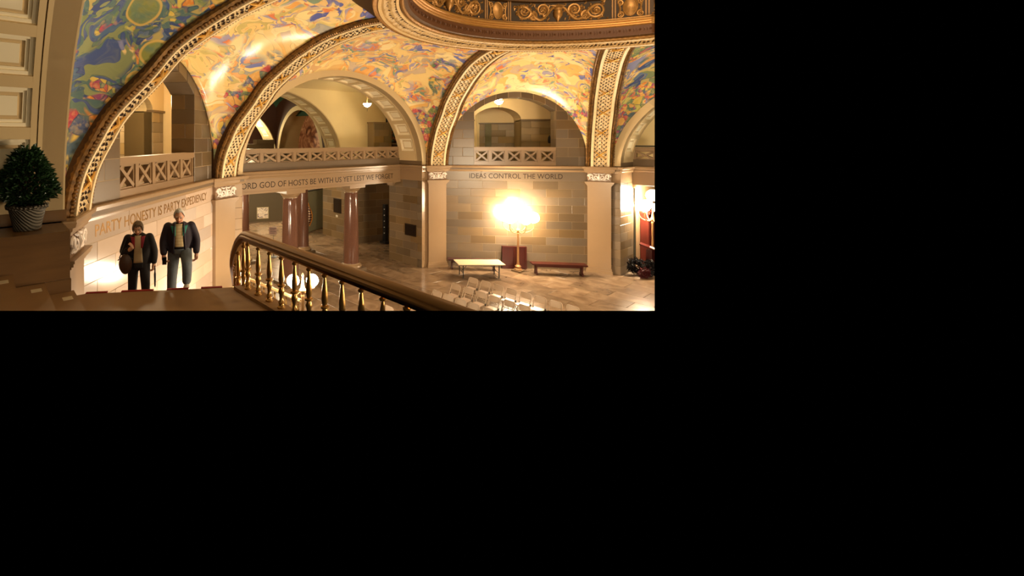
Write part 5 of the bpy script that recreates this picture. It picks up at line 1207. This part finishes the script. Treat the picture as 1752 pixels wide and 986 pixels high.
face_bits(TM, mn, ('man', (170, 90, 76)), mat('white_hair', (214, 206, 194), .7, var=.2, scale=30, col2=(160, 150, 138))); hair_cap(TM, mn, mat('white_hair', (214, 206, 194), .7), 3, 1.5, .05, .42)
j = Body(); j.torso(RG)
for A in (RA_, LA_): q = Vector(A[2]).lerp(Vector(A[1]), .12); j.limb([A[0], A[1], tuple(q)], [.08, .068, .06])
fuse(j, 'jacket', NAVY, mn, .014, 3)
front_panel(RG, 1.0, 1.4, .07, .055, .012, 'shirt', plaid(), mn); front_panel(RG, .97, 1.005, .085, .085, .014, 'belt', DARK, mn, n=2); front_panel(RG, .875, .975, .09, .088, .011, 'jeans_front', JEAN, mn, n=4)
for sg in (-1, 1):
    rr = sorted(catmull(RG, 40)); pts = []
    for i in range(13):
        z = .89 + .52 * i / 12; q = min(rr, key=lambda r: abs(r[0] - z)); x = sg * (.1 - .03 * i / 12); pts.append(Vector((x, q[1] - q[3] * math.sqrt(1 - (x / q[2]) ** 2) - .014, z)) * KP)
    MB().tube(pts, .016, 6).build('jacket_edge', NAVY, mn, 50, world=False)
    x0 = (.058, .085, .06, .135) if sg > 0 else (-.085, -.058, -.135, -.06); front_panel(RG, 1.2, 1.365, 0, 0, .02, 'collar_lining', TEAL, mn, x0)
l = Body(); l.torso([(.8, 0, .13, .11), (.87, 0, .17, .135), (.95, 0, .175, .14), (1.0, 0, .17, .135)])
for A, e in ((RL_, .95), (LL_, .88)): q = Vector(A[1]).lerp(Vector(A[2]), e); l.limb([A[0], A[1], tuple(q)], [.108, .086, .074])
fuse(l, 'jeans', JEAN, mn, .014, 3)
SNK = mat('white_sneaker', (226, 212, 190), .6, var=.15, scale=12, col2=(170, 150, 126)); shoe((-.125, .03, 0), SNK, mn); shoe((.13, -.38, .36), SNK, mn, 0, R(-14))
ph = Vector(RA_[2]) + Vector((.02, -.1, -.09)); ph_t = thing('phone', 'small dark phone in the right hand of the white-haired man', 'phone', tuple(Vector((-3.514, -7.902, 2.91)) + Matrix.Rotation(R(67), 3, 'Z') @ (ph * KP)), R(67))
MB().box((-.028, -.012, -.05), (.028, .006, .05)).build('phone_case', DARK, ph_t, None, world=False); MB().box((-.022, -.015, -.04), (.022, -.011, .042)).build('screen', mat('phone_glass', (14, 14, 18), .1), ph_t, None, world=False)
# woman
wm = thing('person', 'grey-haired woman in black jacket and cream top holding a shoulder bag strap', 'person', (-4.027, -8.327, 2.78), R(70)); wm.rotation_euler = (0, 0, R(70))
RW = [(.76, .0, .2, .15), (.9, 0, .2, .155), (1.02, -.015, .19, .15), (1.16, -.045, .195, .15), (1.25, -.07, .18, .125), (1.31, -.09, .12, .1), (1.345, -.1, .08, .08)]
b = Body(); b.torso([(.78, .0, .14, .11), (.95, 0, .13, .1), (1.1, -.03, .15, .11), (1.24, -.07, .14, .095), (1.33, -.11, .055, .055)])
RA_ = [(-.17, -.06, 1.255), (-.25, -.03, 1.02), (-.15, -.19, 1.07)]; LA_ = [(.175, -.06, 1.255), (.25, -.02, 1.01), (.25, -.09, .8)]
for A in (RA_, LA_): b.limb(A, [.045, .038, .027])
RL_ = [(-.09, .0, .8), (-.1, -.05, .43), (-.12, .03, .08)]; LL_ = [(.09, .0, .8), (.12, -.2, .5), (.125, -.1, .235)]
for A in (RL_, LL_): b.limb(A, [.075, .05, .036])
b.hand(RA_[2], (.5, -.35, .45), -1, 1.0).hand(LA_[2], (-.02, -.1, -1), 1, .7)
TW, _ = head_into(b, (0, -.19, 1.44), R(20), .95); fuse(b, 'body', SKINW, wm, .007, 2)
GH = mat('grey_brown_hair', (128, 104, 74), .7, var=.4, scale=30, col2=(70, 52, 36)); face_bits(TW, wm, ('woman', (176, 84, 78)), GH); hair_cap(TW, wm, GH, 8, 2.0, .12, .72)
j = Body(); j.torso(RW)
for A in (RA_, LA_): q = Vector(A[2]).lerp(Vector(A[1]), .12); j.limb([A[0], A[1], tuple(q)], [.074, .064, .054])
fuse(j, 'jacket', BLACKC, wm, .014, 3); front_panel(RW, .84, 1.32, .075, .05, .012, 'knit_top', CREAMT, wm); front_panel(RW, .74, .845, .08, .08, .011, 'trousers_front', TROU, wm, n=3)
for sg in (-1, 1):
    x0 = (.05, .075, .05, .115) if sg > 0 else (-.075, -.05, -.115, -.05); front_panel(RW, 1.1, 1.3, 0, 0, .02, 'collar_lining', REDL, wm, x0)
mb = MB(); mb.tube([Vector((.07 * math.cos(a), -.2 + .02 * abs(math.cos(a)), 1.24 + .1 * math.sin(a) - .02)) * KP for a in [math.pi + math.pi * k / 10 for k in range(11)]], .004, 6); mb.build('necklace', mat('dull_silver', (150, 140, 126), .3, .8), wm, 50, world=False)
l = Body(); l.torso([(.72, 0, .13, .11), (.78, 0, .165, .13), (.85, 0, .17, .135), (.9, 0, .16, .13)])
for A in (RL_, LL_): l.limb(A, [.1, .078, .068])
fuse(l, 'trousers', TROU, wm, .014, 3); SHB = mat('black_shoe', (24, 20, 20), .4); shoe((-.12, .02, 0), SHB, wm); shoe((.125, -.12, .157), SHB, wm)
bg = thing('shoulder_bag', 'dark brown shoulder bag hanging at the side of the grey-haired woman', 'bag', tuple(Vector((-4.027, -8.327, 2.78)) + Matrix.Rotation(R(70), 3, 'Z') @ (Vector((-.2, -.16, .8)) * KP)), R(70))
MB().ball((0, 0, .03), .105, 16, 10, (.85, .45, 1.4)).build('bag_body', mat('dark_leather', (82, 58, 44), .45, var=.25, scale=10), bg, 60, world=False); MB().tube([(-.1, 0, .09), (-.05, -.01, .13), (.05, -.01, .13), (.1, 0, .09)], .008, 6).build('zip_flap', DARK, bg, 50, world=False)
MB().tube([(-.08, 0, .12), (-.03, -.02, .25), (.01, .02, .37), (.03, .1, .42), (.02, .18, .36), (-.02, .14, .2), (.06, .03, .12)], .009, 6).build('strap', DARK, bg, 50, world=False)
us = thing('folded_umbrella', 'thin dark folded umbrella hanging from the left hand of the woman', 'umbrella', tuple(Vector((-4.027, -8.327, 2.78)) + Matrix.Rotation(R(70), 3, 'Z') @ (Vector((.27, -.12, .7)) * KP)), R(70))
MB().tube([(0, 0, .03), (0, 0, -.04), (0, 0, -.08), (0, 0, -.24), (0, 0, -.27)], [.01, .01, .017, .012, .003], 8).build('rolled_canopy', DARK, us, 50, world=False); MB().tube([(0, 0, .03), (0, -.02, .05), (0, -.035, .03)], .007, 6).build('handle', mat('dark_walnut', (60, 40, 24), .4), us, 50, world=False)

# ------------------------------------------------------------------ the model ends where the photograph ends: two section planes, then real-world scale
def finish():
    bpy.context.view_layer.update()
    dr = DV + RV * ((1120 - PX) / F_PX); nr = Vector((dr.y, -dr.x, 0)).normalized()
    db = DV - Vector((0, 0, 1)) * ((532 - HY) / F_PX); nb = db.cross(RV); nb = nb if nb.z < 0 else -nb; nb.normalize()
    planes = [(CAM, nr), (CAM, nb)]
    cut = {}
    for o in list(SC.objects):
        if o.type != 'MESH': continue
        mw = o.matrix_world
        bb = [mw @ Vector(c) for c in o.bound_box]
        ds = [[(p - P).dot(n) for p in bb] for P, n in planes]
        if all(max(d) <= 1e-4 for d in ds): continue
        for ch in o.children: pass
        if any(min(d) >= -1e-4 for d in ds):
            if not o.children: bpy.data.objects.remove(o)
            else: o.data = bpy.data.meshes.new(o.name)
            continue
        bm = bmesh.new(); dg = bpy.context.evaluated_depsgraph_get()
        if o.modifiers:
            me0 = bpy.data.meshes.new_from_object(o.evaluated_get(dg)); bm.from_mesh(me0); o.modifiers.clear()
        else: bm.from_mesh(o.data)
        bm.transform(mw); old = o.data
        for P, n in planes:
            r = bmesh.ops.bisect_plane(bm, geom=bm.verts[:] + bm.edges[:] + bm.faces[:], plane_co=P, plane_no=n, clear_outer=True)
            ed = [e for e in r['geom_cut'] if isinstance(e, bmesh.types.BMEdge)]
            if ed and len(bm.faces) < 20000: bmesh.ops.holes_fill(bm, edges=ed, sides=60)
        if not bm.faces:
            bm.free()
            if not o.children: bpy.data.objects.remove(o)
            continue
        bm.transform(mw.inverted()); me = old.copy() if old.users > 1 else old
        bm.to_mesh(me); bm.free(); o.data = me
    for o in list(SC.objects):                        # empties left with nothing
        if o.type == 'EMPTY' and not o.children: bpy.data.objects.remove(o)
    for m in list(bpy.data.meshes):
        if m.users == 0: bpy.data.meshes.remove(m)
    S = Matrix.Scale(K_REAL, 4)
    for o in SC.objects:
        if o.parent is None:
            if o.type == 'CAMERA': o.location = o.location * K_REAL; continue
            if o.type == 'LIGHT': o.location = o.location * K_REAL; o.data.energy *= K_REAL ** 2; o.data.shadow_soft_size *= K_REAL; continue
            o.matrix_basis = S @ o.matrix_basis
K_REAL = 1.2
finish()
